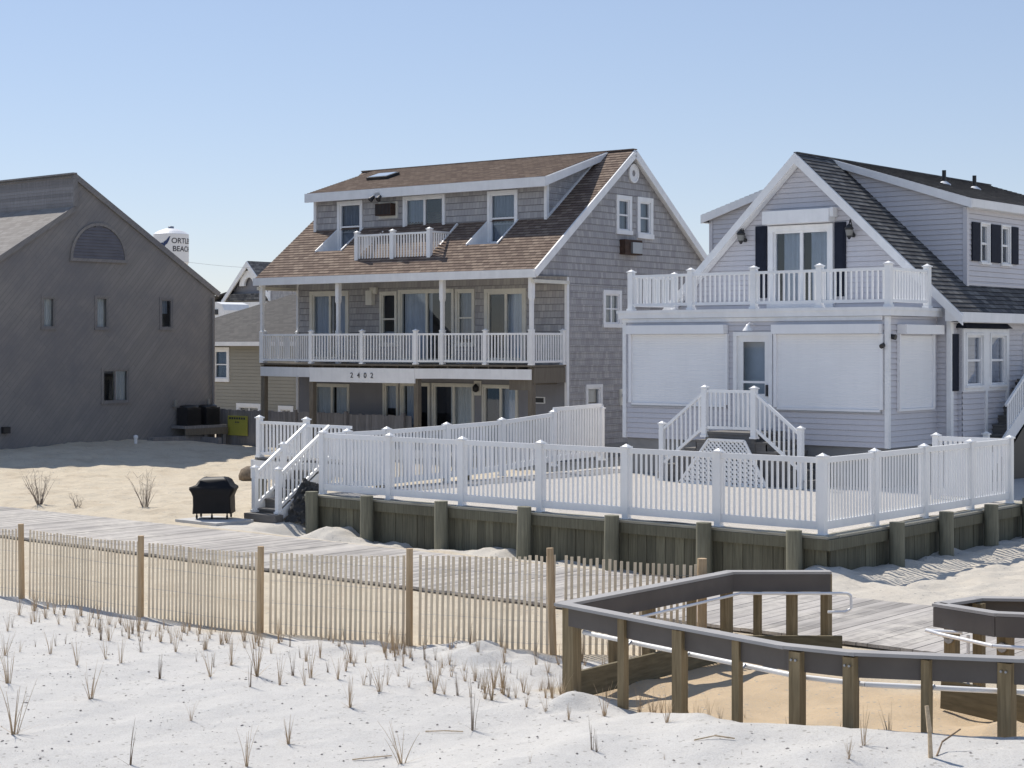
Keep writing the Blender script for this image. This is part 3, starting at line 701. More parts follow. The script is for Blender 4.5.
# doors and windows
CT = [[(0, .55, 0, 1), (.72, .95, 0, 1)], [(0, 1, 0, .25)], [(.03, .48, 0, 1), (.5, .56, 0, 1)], [(0, 1, .1, 1)], [(.45, 1, 0, 1)]]
for i, w in enumerate(U2):
    window(h2, fW, *w, name='window' if i in (1, 3) else 'sliding_door', kind='sash' if i in (1, 3) else 'door2', trim='trim_old', cw=.12 if i in (0, 4) else .08, cur=CT[i], curt='curtain' if i != 3 else 'blind_sheen')
CB = [[(0, .5, 0, 1), (.55, 1, 0, 1)], [(0, 1, .45, 1)], [(.05, .45, 0, 1)], [(.35, 1, 0, 1)], [(.45, .95, 0, 1)]]
for i, w in enumerate(L2):
    window(h2, fW, *w, name='sliding_door', kind='door2' if i != 1 else 'none', trim='trim_old', cw=.07, cur=CB[i], curt='curtain_warm' if i in (0, 3) else 'curtain')
window(h2, gW, *gw[0], kind='sash', cw=.13, cur=[(0, 1, 0, 1)], curt='blind_sheen'); window(h2, gW, *gw[1], kind='sash', cw=.15, cur=[(0, 1, .1, 1)], curt='blind_sheen')
window(h2, gW, *gw[2], kind='shutgrid', cw=.12, cur=[(0, 1, 0, 1)], curt='curtain_warm'); window(h2, gW, *gw[3], kind='none', cw=.1, cur=[(0, 1, .15, 1)], curt='curtain_warm')
m = MB(); fbox(m, gW, 4.48, 5.44, 6.38, 6.84, 0, .22); aco = m.build('wall_air_conditioner', M['rust'], h2)
m = MB(); fbox(m, gW, 4.78, 5.32, 6.42, 6.76, .221, .30); m.build('ac_front', M['steel'], aco)
m = MB(); c = gW.at(5.22, 8.92, .02)
for r0, r1, o in ((.30, .24, .05), (.24, .10, .03)):
    n = 20; vs = []
    for k in range(n):
        q = 2*math.pi*k/n
        for r, oo in ((r0, 0), (r0, o), (r1, o), (r1, 0)): vs.append(c+V((oo, math.cos(q)*r*.92, math.sin(q)*r)))
    m.mesh(vs, [(4*k+j, 4*((k+1) % n)+j, 4*((k+1) % n)+(j+1) % 4, 4*k+(j+1) % 4) for k in range(n) for j in range(4)])
m.lathe(c+V((0, 0, 0)), [(.001, 0)]*2, 3)
m.build('round_vent', M['trim'], h2)
m = MB(); fbox(m, fW, -7.74, -7.48, 4.88, 5.34, .02, .2); fbox(m, fW, -7.62, -7.36, 5.24, 5.44, .03, .14); m.build('porch_light', M['trim_old'], h2)
m = MB(); p = fW.at(-3.30, 2.26, .02); m.box(p+V((-.14, -.03, -.2)), p+V((.14, .0, .25))); lo = m.build('wall_lantern', M['trim_old'], h2)
m = MB(); m.lathe(p+V((0, -.12, -.1)), [(.03, 0), (.09, .04), (.10, .16), (.05, .22), (.02, .26)], 10); m.build('lantern_body', M['black'], lo)
m = MB(); fbox(m, fW, -1.18, -.78, 1.86, 2.06, .0, .03); vo_ = m.build('wall_grille', M['trim'], h2); m = MB(); fbox(m, fW, -1.14, -.82, 1.89, 2.03, .031, .036); m.build('grille_mesh', M['black'], vo_)
m = MB(); fbox(m, gW, 4.45, 4.62, 1.75, 2.25, .0, .06); eo = m.build('meter_box', M['trim_old'], h2); m = MB(); p = gW.at(4.62, 2.05, .1); m.cyl(p-V((.04, 0, 0)), p+V((.12, 0, 0)), .09, .09, 12); m.build('meter', M['black'], eo)
nf = Fr((0, -.62, 0), (1, 0, 0), (0, 0, 1), (0, -1, 0))
m = MB()
for ch, u in zip('2402', (-6.42, -6.14, -5.87, -5.60)): text_on(m, nf, u, 2.60, ch, .23, .006, .0)
m.build('house_number', M['ink'], h2)
m = MB(); m.box((-.02, 1.75, .0), (.05, RB, .60)); m.build('foundation', M['found'], h2)

# raised entry deck and stairs in front of the shingled house
ed = empty('entry_deck', (-26.5, 25, .1), 0, 'raised white-railed landing with steps down to the boardwalk, left end of the bulkhead', 'deck')
FZ = 1.18
m = MB(); m.box((-27.88, 24.5, FZ-.04), (-24.93, 28.5, FZ)); m.build('deck_boards', M['deckgrey'], ed)
m = MB(); m.box((-26.36, 24.44, FZ-.30), (-24.95, 24.49, FZ-.045)); m.box((-27.91, 24.44, FZ-.45), (-26.5, 24.49, FZ-.06)); m.box((-27.95, 24.44, FZ-.45), (-27.90, 28.5, FZ-.045)); m.build('fascia', M['vinyl'], ed)
for px_, py_ in ((-27.75, 24.6), (-26.4, 24.6), (-25.1, 24.6), (-27.75, 28.2), (-25.1, 28.2)):
    m = MB(); m.box((px_-.07, py_-.07, 0), (px_+.07, py_+.07, FZ-.05)); m.build('support_post', M['piling'], ed)
railing(ed, [(-27.80, 24.56, FZ), (-26.33, 24.56, FZ)], .78, sp=.115, lift=.06, panel='rail_panel'); railing(ed, [(-26.25, 24.52, FZ), (-24.95, 24.52, FZ)], .76, posts=False, sp=.115, lift=.06)
N = 6; rise = (FZ-.12)/N; Y0 = 23.02; run = .25
m = MB()
for k in range(N-1):
    z1 = .12+rise*(k+1); m.box((-26.22, Y0+k*run, z1-.035), (-25.42, Y0+(k+1)*run+.02, z1)); m.box((-26.2, Y0+k*run+.03, z1-rise), (-25.44, Y0+k*run+.05, z1-.036))
m.box((-26.28, Y0-.22, .06), (-25.34, Y0-.01, .21)); m.build('steps', M['deckgrey'], ed)
for sx in (-26.22, -25.42):
    m = MB(); m.prism([(sx-.02, Y0, .1), (sx-.02, Y0, .28), (sx-.02, Y0+5*run, FZ-.05), (sx-.02, 24.42, FZ-.05), (sx-.02, 24.42, FZ-.35)], (.04, 0, 0)); m.build('stringer', M['vinyl'], ed)
for sx in (-26.17, -25.47):
    m = MB(); a_, b_ = (sx, Y0+.02, .24), (sx, 24.40, FZ-.02); rail_seg(m, a_, b_, .80, sp=.115, lift=.10); m.build('stair_rail', M['vinyl'], ed)
    m = MB(); vpost(m, (sx, Y0-.02, .22), .88, .10); m.build('post', M['vinyl'], ed)
m = MB(); vpost(m, (-26.17, 23.75, .68), .86, .09, base=False); m.build('post', M['vinyl'], ed)
nb = MB(); rr = random.Random(2)
nx, ny = 14, 12
vs = []
for j in range(ny+1):
    for i in range(nx+1):
        x_ = -25.05+.5*i/nx; t = j/ny; y_ = 22.95+1.3*i/nx*.2+.5*t+.1*rr.random(); z_ = .05+.85*t*(1-.25*i/nx)+.05*rr.random()
        vs.append((x_-.25, y_, z_))
nb.mesh(vs, [(j*(nx+1)+i, j*(nx+1)+i+1, (j+1)*(nx+1)+i+1, (j+1)*(nx+1)+i) for j in range(ny) for i in range(nx)])
tag(nb.build('ground_cloth', M['netting'], origin=V((-25.1, 23.3, .1))), 'crumpled dark ground cloth hanging beside the white-railed steps', 'ground cloth')
bl = MB(); bl.lathe((-33.1, 29.0, .12), [(.0, 0), (.34, .03), (.36, .15), (.30, .3), (.15, .38), (0, .39)], 12)
tag(bl.build('brush_heap', M['planter'], origin=V((-33.1, 29.0, .12))), 'small brown heap of brush on the sand behind the covered grill', 'brush heap')

# ------------------------------------------------------------------ HOUSE RIGHT
h3 = empty('white_sided_house', (-20.13, 34, YZ), 0, 'pale lavender-white sided house with dark roof, roof deck and closed roll shutters', 'house')
XL, XR, YF, YG = -23.50, -16.76, 32.0, 34.24
f3 = Fr((0, YF, 0), (1, 0, 0), (0, 0, 1), (0, -1, 0)); door = (-20.42, -19.60, 1.78, 3.80)
SH = [(-23.33, -20.66, 2.27, 4.05), (-19.44, -16.86, 2.25, 4.04)]
m = MB(); clad(m, f3, [(XL, 1.45), (XR, 1.45), (XR, 4.2), (XL, 4.2)], [door], .117, .018, .007, .02)
rs = Fr((XR, 0, 0), (0, 1, 0), (0, 0, 1), (1, 0, 0)); clad(m, rs, [(YF, 1.45), (YG, 1.45), (YG, 4.2), (YF, 4.2)], (), .117, .018, .007, .02)
ls = Fr((XL, 0, 0), (0, 1, 0), (0, 0, 1), (-1, 0, 0)); clad(m, ls, [(YF, 1.45), (YG, 1.45), (YG, 4.2), (YF, 4.2)], (), .117, .018, .007, .02)
# gable wall
PX, PZ, S3, S3L = -20.15, 8.02, .915, .965
fg = Fr((0, YG, 0), (1, 0, 0), (0, 0, 1), (0, -1, 0)); GL, GR = -23.85, -16.45
sd = (-20.98, -19.28, 4.45, 6.36)
gz = PZ-.08
clad(m, fg, [(GL, 4.3), (GR, 4.3), (GR, gz-S3*(GR-PX)), (PX, gz), (GL, gz-S3L*(PX-GL))], [sd], .117, .018, .007, .02)
clad(m, fg, [(XR, 1.45), (GR, 1.45), (GR, 4.3), (XR, 4.3)], (), .117, .018, .007, .02)
# side walls
YE = 44.0
sw = Fr((GR, 0, 0), (0, 1, 0), (0, 0, 1), (1, 0, 0)); clad(m, sw, [(YG, .9), (YE+6, .9), (YE+6, 4.35), (YG, 4.35)], [(38.0, 38.9, 1.6, 3.86)], .117, .018, .007, .02)
sw2 = Fr((GL, 0, 0), (0, 1, 0), (0, 0, 1), (-1, 0, 0)); clad(m, sw2, [(YG, .9), (YE+6, .9), (YE+6, 4.35), (YG, 4.35)], (), .117, .018, .007, .02)
m.build('wall', M['siding'], h3)
m = MB()

for a_, b_ in (((XR-.05, YF-.045, 1.45), (XR+.045, YF+.05, 4.2)), ((XL-.045, YF-.045, 1.45), (XL+.05, YF+.05, 4.2)), ((GR-.06, YG-.045, .9), (GR+.045, YG+.08, 4.25))):
    m = MB(); m.box(a_, b_); m.build('corner_board', M['trim'], h3)
m = MB(); m.box((XL+.04, YF+.05, .3), (XR-.04, YG+.5, 1.45)); m.box((GL+.05, YG+.1, .3), (GR-.05, YE+6, 1.0)); m.build('foundation', M['found'], h3)
# roof deck
m = MB(); m.box((XL-.12, YF-.12, 4.21), (XR+.14, YG, 4.38)); m.box((XL-.06, YF-.06, 4.12), (XR-.1, YF-.001, 4.205)); m.box((XL-.15, YF-.15, 4.33), (XR+.17, YG-.001, 4.395)); dk3 = m.build('roof_deck', M['trim'], h3)
RP = [(-23.32, YF, 4.395), (-21.66, YF, 4.395), (-20.0, YF, 4.395), (-18.36, YF, 4.395), (-16.74, YF, 4.395)]
railing(dk3, RP, .82, sp=.125, pw=.13, lift=.10)
railing(dk3, [RP[-1], (-16.74, 33.75, 4.395)], .82, sp=.125, pw=.13, lift=.10)
railing(dk3, [RP[0], (-23.32, 33.75, 4.395)], .82, sp=.125, pw=.13, lift=.10)
# shutters
for i, (a, b, c, d) in enumerate(SH):
    m = MB(); fbox(m, f3, a, b, d-.20, d, .015, .21); fbox(m, f3, a-.02, a+.05, c, d-.205, .012, .08); fbox(m, f3, b-.05, b+.02, c, d-.205, .012, .08)
    sh = m.build('roll_shutter', M['shutter_white'], h3)
    m = MB(); k = c
    while k < d-.23:
        z1 = min(k+.055, d-.205); p = [f3.at(a+.05, k, .03), f3.at(b-.05, k, .03), f3.at(b-.05, k+(z1-k)*.5, .0325), f3.at(a+.05, k+(z1-k)*.5, .0325), f3.at(b-.05, z1, .03), f3.at(a+.05, z1, .03)]
        m.face([p[0], p[1], p[2], p[3]]); m.face([p[3], p[2], p[4], p[5]]); k = z1
    fbox(m, f3, a+.05, b-.05, c-.05, c-.001, .02, .06); m.build('shutter_slats', M['shutter_white'], sh)
    m = MB(); fbox(m, f3, a+.02, b-.02, c-.075, c-.052, .012, .05); m.build('sill', M['steel'], sh)
a, b, c, d = 32.38, 34.02, 2.26, 4.03
m = MB(); fbox(m, rs, a, b+.1, d-.2, d, .015, .24); fbox(m, rs, a, a+.06, c, d-.205, .012, .08); fbox(m, rs, b-.06, b, c, d-.205, .012, .08); sh = m.build('roll_shutter', M['shutter_white'], h3)
m = MB(); k = c
while k < d-.23:
    z1 = min(k+.055, d-.205); m.face([rs.at(a+.06, k, .03), rs.at(b-.06, k, .03), rs.at(b-.06, (k+z1)/2, .0325), rs.at(a+.06, (k+z1)/2, .0325)]); m.face([rs.at(a+.06, (k+z1)/2, .0325), rs.at(b-.06, (k+z1)/2, .0325), rs.at(b-.06, z1, .03), rs.at(a+.06, z1, .03)]); k = z1
fbox(m, rs, a, b, c-.05, c-.001, .012, .07); m.build('shutter_slats', M['shutter_white'], sh)
# entry door
m = MB(); a, b, c, d = door
fbox(m, f3, a-.09, a, c, d+.09, -.01, .05); fbox(m, f3, b, b+.09, c, d+.09, -.01, .05); fbox(m, f3, a, b, d, d+.09, -.01, .048)
do = m.build('door_frame', M['trim'], h3)
m = MB(); st = .13
fbox(m, f3, a, a+st, c, d, -.06, -.01); fbox(m, f3, b-st, b, c, d, -.06, -.01); fbox(m, f3, a+st, b-st, d-st, d, -.06, -.01); fbox(m, f3, a+st, b-st, c, c+.75, -.06, -.01); fbox(m, f3, a+st, b-st, c+.98, c+1.03, -.058, -.012)
m.build('door', M['trim'], do)
m = MB(); m.face([f3.at(a+st, c+.75, -.04), f3.at(b-st, c+.75, -.04), f3.at(b-st, d-st, -.04), f3.at(a+st, d-st, -.04)]); m.build('pane', M['glass'], do)
m = MB(); m.face([f3.at(a, c, -.3), f3.at(b, c, -.3), f3.at(b, d, -.3), f3.at(a, d, -.3)]); m.build('inner_door', M['curtain'], do)
m = MB(); fbox(m, f3, b-.09, b-.04, c+.7, c+.95, -.009, .03); m.build('handle', M['black'], do)
m = MB(); p = f3.at(-19.98, 4.03, .0); m.tube([p, p+V((0, -.2, .06)), p+V((0, -.28, .0))], .015); m.lathe(p+V((0, -.28, -.12)), [(.12, 0), (.09, .05), (.05, .10), (.03, .14), (.0, .15)], 14); m.build('barn_light', M['iron_white'], h3)
m = MB(); p = f3.at(-16.84+.0, 3.6, .03); m.cyl(p, p+V((.0, -.1, -.03)), .05, .05); p = rs.at(32.12, 3.78, .0); m.cyl(p, p+V((.12, 0, -.02)), .05, .06); m.build('security_light', M['black'], h3)
# sliding door with box
window(h3, fg, *sd, name='sliding_door', kind='door2', cw=.13, cur=[(.12, .5, 0, 1), (.62, 1, 0, 1)], curt='curtain', proud=.07)
m = MB(); fbox(m, fg, -20.98, -19.24, 6.39, 6.69, .015, .32); fbox(m, fg, -19.24, -19.17, 6.5, 6.71, .015, .25); m.build('shutter_box', M['trim'], h3)
for a, b in ((-21.33, -21.03), (-19.24, -18.96)):
    m = MB(); fbox(m, fg, a, b, 4.7, 6.38, .015, .05)
    for k in range(2): fbox(m, fg, a+.04, b-.04, 4.78+k*.8, 5.5+k*.8, .051, .058)
    m.build('shutter', M['blue_black'], h3)
for u in (-21.62, -18.77):
    m = MB(); p = fg.at(u, 6.22, .02); m.cyl(p+V((0, 0, -.15)), p+V((0, -.03, -.15)), .05); m.tube([p+V((0, 0, -.12)), p+V((0, -.15, .2)), p+V((0, -.2, .1))], .014); lo = m.build('coach_lantern', M['black'], h3)
    m = MB(); m.lathe(p+V((0, -.2, -.2)), [(.0, 0), (.02, -.05), (.06, .02), (.09, .17), (.11, .19), (.05, .27), (.01, .30)], 8); m.build('lantern_body', M['black'], lo)
    m = MB(); m.lathe(p+V((0, -.2, -.17)), [(.07, 0), (.092, .13)], 8); m.build('lantern_glass', M['lampglass'], lo)
# roofs
a = math.atan(S3); aL = math.atan(S3L); EZl = PZ-S3L*4.05; LLl = 4.05/math.cos(aL); rt, ru = MB(), MB(); y0r = 34.0; EZr = PZ-S3*4.05; LL = 4.05/math.cos(a); RLN = 10.4
fr_ = Fr((PX+4.05, y0r, EZr), (0, 1, 0), (-math.cos(a), 0, math.sin(a)), (math.sin(a), 0, math.cos(a)))
roof_slab(rt, ru, fr_, [(0, 0), (RLN, 0), (RLN, LL), (0, LL)], .12)
fl_ = Fr((PX-4.05, y0r, EZl), (0, 1, 0), (math.cos(aL), 0, math.sin(aL)), (-math.sin(aL), 0, math.cos(aL)))
roof_slab(rt, ru, fl_, [(0, 0), (RLN, 0), (RLN, LLl), (0, LLl)], .12)
rt.bar((PX, y0r+.02, PZ-.005), (PX, y0r+RLN, PZ-.005), .10, .03)
# lower rear section
fr2 = Fr((PX+4.05, y0r+RLN+.001, EZr-.2), (0, 1, 0), (-math.cos(a), 0, math.sin(a)), (math.sin(a), 0, math.cos(a))); roof_slab(rt, ru, fr2, [(0, 0), (6, 0), (6, LL), (0, LL)], .12)
fl2 = Fr((PX-4.05, y0r+RLN+.001, EZr-.2), (0, 1, 0), (math.cos(a), 0, math.sin(a)), (-math.sin(a), 0, math.cos(a))); roof_slab(rt, ru, fl2, [(0, 0), (6, 0), (6, LL), (0, LL)], .12)
rt.build('roof', M['roof_black'], h3); ru.build('roof_deck_boards', M['trim'], h3)
m = MB()
for sg_ in (1, -1):
    yb = y0r-.045
    S_ = S3 if sg_ > 0 else S3L
    m.prism([(PX, yb, PZ-.02), (PX+sg_*4.12, yb, PZ-.02-S_*4.12), (PX+sg_*4.12, yb, PZ-.23-S_*4.12), (PX, yb, PZ-.26)], (0, .045, 0))
    m.build('rake_board', M['trim'], h3); m = MB()
    m.prism([(PX, yb+.05, PZ-.14), (PX+sg_*4.0, yb+.05, PZ-.14-S_*4.0), (PX+sg_*4.0, yb+.05, PZ-.26-S_*4.0), (PX, yb+.05, PZ-.28)], (0, .2, 0))
    m.build('rake_soffit', M['trim'], h3); m = MB()
m = MB(); 
for sg_ in (1, -1):
    xx = PX+sg_*4.07; E_ = EZr if sg_ > 0 else EZl; m.box((xx-.03, y0r, E_-.22), (xx+.05, YE+6, E_-.01)); m.box((min(xx, PX+sg_*3.68), YG, E_-.23), (max(xx, PX+sg_*3.68)-.01, YE+6, E_-.222))
m.prism([(PX+3.7, y0r+.002, EZr-.2), (PX+4.03, y0r+.002, EZr-.2), (PX+4.03, y0r+.002, EZr-.02), (PX+3.7, y0r+.002, EZr+.22)], (0, .3, 0))
m.build('eave_fascia', M['trim'], h3)
# dormers
DE = 43.9
for sg_, DXf, ytr in ((1, -16.80, 35.75), (-1, -23.75, 36.0)):
    m = MB(); zb = PZ-(S3 if sg_ > 0 else S3L)*abs(DXf-PX)-.03; zt = 6.76
    fd = Fr((DXf, 0, 0), (0, 1, 0), (0, 0, 1), (sg_, 0, 0))
    dw = [(36.46, 36.96, 5.44, 6.40), (37.57, 38.09, 5.44, 6.40)] if sg_ > 0 else []
    clad(m, fd, [(ytr, zb), (DE, zb), (DE, zt), (ytr, zt)], dw, .117, .018, .007, .02)
    for yy in (ytr, DE):
        ck = Fr((0, yy, 0), (1, 0, 0), (0, 0, 1), (0, -1 if yy == ytr else 1, 0))
        xa = PX+sg_*.15
        o_ = [(DXf, zb), (DXf, zt+.05), (xa, PZ-.2), (xa, PZ-.25)]
        clad(m, ck, o_, (), .117, .018, .007, .02)
    m.build('dormer_wall', M['siding'], h3)
    rt, ru = MB(), MB(); ex = DXf+sg_*.2; W = abs(ex-PX); ez = 6.88; dzz = PZ-.01-ez; L_ = math.hypot(W, dzz)
    et = (-sg_*W/L_, 0, dzz/L_); nn = (sg_*dzz/L_, 0, W/L_)
    roof_slab(rt, ru, Fr((ex, ytr-.12, ez), (0, 1, 0), et, nn), [(0, 0), (DE-ytr+.3, 0), (DE-ytr+.3, L_), (0, L_)], .1)
    rt.build('dormer_roof', M['roof_black'], h3); ru.build('dormer_roof_deck', M['trim'], h3)
    m = MB(); yb = ytr-.16
    m.prism([(PX+sg_*.1, yb, PZ-.06), (ex+sg_*.02, yb, ez-.01), (ex+sg_*.02, yb, ez-.22), (PX+sg_*.28, yb, PZ-.27)], (0, .04, 0))
    m.box((ex-.03, ytr-.12, ez-.2), (ex+.03, DE+.1, ez-.01)); m.box((min(ex, DXf), ytr-.12, ez-.21), (max(ex, DXf), DE, ez-.203))
    m.build('dormer_fascia', M['trim'], h3)
    m = MB(); m.box((DXf-.05, ytr-.03, zb-.02), (DXf+.05, ytr+.08, zt)); m.bar((DXf+sg_*.02, ytr+.1, zb+.05), (DXf+sg_*.02, DE, zb+.05), .03, .06); m.build('dormer_trim', M['siding'], h3)
    if sg_ > 0:
        for w in dw: window(h3, fd, *w, kind='sash', cw=.045, cur=[(0, 1, .5, 1)], curt='curtain')
        for a_, b_ in ((36.02, 36.41), (37.02, 37.52), (38.14, 38.50)):
            m = MB(); fbox(m, fd, a_, b_, 5.50, 6.38, .015, .05); m.build('shutter', M['blue_black'], h3)
for yy in (38.6, 40.3):
    m = MB(); zz = 7.55; m.cyl((-18.7, yy, zz-.1), (-18.7, yy, zz+.32), .05); po = m.build('roof_vent_pipe', M['black'], h3); m = MB(); m.lathe((-18.7, yy, zz-.05), [(.2, -.05), (.16, .03), (.06, .1)], 10); m.build('flashing', M['iron_white'], po)
# bay window
bd = [(GR+.0, 34.72), (GR+.45, 35.12), (GR+.45, 36.75), (GR+.0, 37.2)]
bd = [(GR, 34.78), (GR+.28, 35.0), (GR+.28, 37.0), (GR, 37.22)]
by0, by1 = 34.60, 36.95; bxo = GR+.11
m = MB(); bfr = Fr((bxo, 0, 0), (0, 1, 0), (0, 0, 1), (1, 0, 0))
W1, W2 = (34.70, 35.62, 2.66, 3.86), (35.92, 36.82, 2.66, 3.86)
clad(m, bfr, [(by0, .9), (by1, .9), (by1, 2.58), (by0, 2.58)], (), .117, .018, .007, .02)
clad(m, Fr((0, by0, 0), (1, 0, 0), (0, 0, 1), (0, -1, 0)), [(GR, .9), (bxo, .9), (bxo, 4.0), (GR, 4.0)], (), .117, .018, .007, .02); clad(m, Fr((0, by1, 0), (1, 0, 0), (0, 0, 1), (0, 1, 0)), [(GR, .9), (bxo, .9), (bxo, 4.0), (GR, 4.0)], (), .117, .018, .007, .02)
m.build('bay_wall', M['siding'], h3)
m = MB()
for s0, s1, t0, t1 in ((by0, 34.71, 2.58, 3.96), (35.61, 35.93, 2.58, 3.96), (36.81, by1, 2.58, 3.96), (34.71, 35.61, 2.58, 2.68), (34.71, 35.61, 3.84, 3.96), (35.93, 36.81, 2.58, 2.68), (35.93, 36.81, 3.84, 3.96), (35.72, 35.82, .9, 2.579), (36.83, 36.94, .9, 2.579)): fbox(m, bfr, s0, s1, t0, t1, -.05, .04)
m.build('bay_trim', M['trim'], h3)
for w in (W1, W2): window(h3, bfr, *w, kind='sash', cw=.05, cur=[(0, 1, .5, 1)], curt='blind_sheen', proud=.07, depth=.2)
m = MB(); zc0, zc1 = 3.97, 4.16
m.mesh([(GR, by0-.12, zc0), (bxo+.12, by0-.02, zc0), (bxo+.12, by1+.02, zc0), (GR, by1+.12, zc0), (GR, by0+.06, zc1), (GR+.06, by0+.1, zc1), (GR+.06, by1-.1, zc1), (GR, by1-.06, zc1)], [(0, 1, 5, 4), (1, 2, 6, 5), (2, 3, 7, 6), (4, 5, 6, 7), (3, 2, 1, 0)]); m.build('bay_roof', M['blue_black'], h3)
for a_, b_ in ((34.26, 34.57), (36.99, 37.16)):
    m = MB(); fbox(m, sw, a_, b_, 2.60, 3.84, .015, .05); m.build('shutter', M['blue_black'], h3)
window(h3, sw, 38.0, 38.9, 1.6, 3.86, name='side_door', kind='none', cw=.12, cur=[(.1, 1, 0, .5), (.55, 1, .6, .9)], curt='curtain_warm')
m = MB(); p = sw.at(37.62, 2.7, 0); m.cyl(p, p+V((.12, 0, 0)), .04, .04); p = sw.at(38.2, 4.12, 0); m.cyl(p, p+V((.1, 0, 0)), .05, .05); m.build('hose_bracket', M['black'], h3)

# side stairs of the right house
ss_ = empty('side_stairs', (-15.9, 37, YZ), 0, 'white side stairs climbing along the right house wall at the right edge of the picture', 'stairs')
m = MB(); m.prism([(-15.75, 34.60, .75), (-15.75, 34.60, 1.05), (-15.75, 37.90, 3.1), (-15.75, 38.90, 3.1), (-15.75, 38.90, 2.65), (-15.75, 37.90, 2.65)], (-.05, 0, 0)); m.build('stringer', M['trim'], ss_)
m = MB()
for k in range(11): m.box((-16.40, 34.60+k*.3, .62+.2*(k+1)-.04), (-15.81, 34.90+k*.3, .62+.2*(k+1))); m.box((-16.38, 34.62+k*.3, .62+.2*k), (-15.82, 34.64+k*.3, .62+.2*(k+1)-.041))
m.build('steps', M['deckgrey'], ss_)
m = MB(); m.prism([(-15.82, 34.90, .6), (-15.82, 37.90, 2.6), (-15.82, 38.90, 2.6), (-15.82, 38.90, .6)], (-.5, 0, 0)); m.build('under_stair_shade', M['black'], ss_)  # black solid added in place of the shade under the open stairs
m = MB(); rail_seg(m, (-15.78, 35.6, 1.5), (-15.78, 37.90, 2.95), .8); m.build('stair_rail', M['vinyl'], ss_)
m = MB(); vpost(m, (-15.78, 34.60, .62), 1.05); m.build('post', M['vinyl'], ss_)

# front steps of the right house
fs = empty('front_steps', (-19.8, 31, YZ), 0, 'white-railed double front steps with grey boards and lattice at the white door', 'steps')
LX0, LX1, LY0, LZ = -20.42, -19.18, 30.7, 1.74
m = MB(); m.box((LX0, LY0, LZ-.05), (LX1, YF-.03, LZ)); m.build('landing', M['deckgrey'], fs)
m = MB(); m.box((LX0, LY0+.02, YZ), (LX1, LY0+.05, LZ-.052)); m.build('riser_panel', M['deckgrey'], fs)
for sg_ in (-1, 1):
    m = MB(); x0 = LX0 if sg_ < 0 else LX1
    for k in range(5):
        z1 = LZ-.187*(k+1); xa, xb = x0+sg_*.27*k, x0+sg_*.27*(k+1); m.box((xa, LY0+.03, z1-.04), (xb+sg_*.02, YF-.05, z1)); m.box((xb-sg_*.02, LY0+.05, z1-.187), (xb, YF-.05, z1-.041))
        m.box((xa, LY0+.05, YZ-.05), (xb, LY0+.07, z1-.041))
    m.build('stair_flight', M['deckgrey'], fs)
    m = MB(); a_ = V((x0+sg_*.03, LY0, LZ)); b_ = V((x0+sg_*1.07, LY0, LZ-.80)); rail_seg(m, a_, b_, .86, sp=.115, lift=.06); m.build('stair_rail', M['vinyl'], fs)
    m = MB(); vpost(m, (x0+sg_*1.12, LY0, YZ), 1.24, .11); m.build('post', M['vinyl'], fs)
    m = MB(); vpost(m, (x0, LY0, LZ-.12), 1.05, .12); m.build('post', M['vinyl'], fs)
m = MB(); rail_seg(m, (LX0+.05, LY0, LZ), (LX1-.05, LY0, LZ), .9, sp=.115, lift=.06); m.build('rail_panel', M['vinyl'], fs)
# lattice
lt = MB(); A0 = [(-20.95, YZ), (-18.75, YZ), (-19.3, 1.58), (-20.2, 1.58)]
def inl(x_, z_):
    return YZ <= z_ <= 1.58 and (x_ >= -20.95+(z_-YZ)*.75/.96) and (x_ <= -18.75-(z_-YZ)*.55/.96)
for dgn in (1, -1):
    c_ = -25.
    while c_ < -14:
        pts = [(c_+dgn*t*.02, YZ+t*.02) for t in range(0, 50)]
        pts = [p for p in pts if inl(*p)]
        if len(pts) > 1: lt.bar((pts[0][0], 30.52+.01*dgn, pts[0][1]), (pts[-1][0], 30.52+.01*dgn, pts[-1][1]), .012, .035, up=(0, 0, 1))
        c_ += .10
for p, q in zip(A0, A0[1:]+A0[:1]): lt.bar((p[0], 30.50, p[1]), (q[0], 30.50, q[1]), .03, .05)
lt.build('lattice', M['vinyl'], fs)

# ------------------------------------------------------------------ yard fence + bulkhead
yfn = empty('picket_fence', (-19, 24, YZ), 0, 'long white vinyl picket fence enclosing the sandy yard on top of the bulkhead', 'fence')
FXS = [-24.84, -22.98, -21.10, -19.22, -17.32, -15.44, -13.5]; FY = 23.62; FH = 1.19; kw = dict(sp=.103, pw=.060, pt=.022, lift=.05, th=.09, bth=.13, tw=.05)
pts = [(x, FY, YZ+.02) for x in FXS]
sidep = [(-13.5, y, YZ+.02) for y in (23.62, 25.32, 27.10, 28.92, 30.62)]
leftp = [(-24.84, y, YZ+z_) for y, z_ in ((23.62, .02), (24.3, .02), (25.45, .02), (27.3, .05), (29.15, .09), (31.0, .21), (32.85, .25))]
pts[0] = leftp[0]
for P in (pts, sidep): railing(yfn, P, FH, posts=False, panel='fence_panel', **kw)
for i, (a, b) in enumerate(zip(leftp[:-1], leftp[1:])):
    m = MB(); rail_seg(m, a, b, FH+(.12 if i == 5 else 0), **kw); m.build('fence_panel', M['vinyl'], yfn)
m = MB(); rail_seg(m, (-13.5, 30.62, YZ+.02), (-15.0, 30.62, YZ+.02), FH, **kw); m.build('fence_panel', M['vinyl'], yfn)
for p in pts+sidep[1:]+leftp[1:]+[(-15.0, 30.62, YZ+.02)]:
    m = MB(); vpost(m, (p[0], p[1], p[2]-.06), FH+.06, .115); m.build('post', M['vinyl'], yfn)

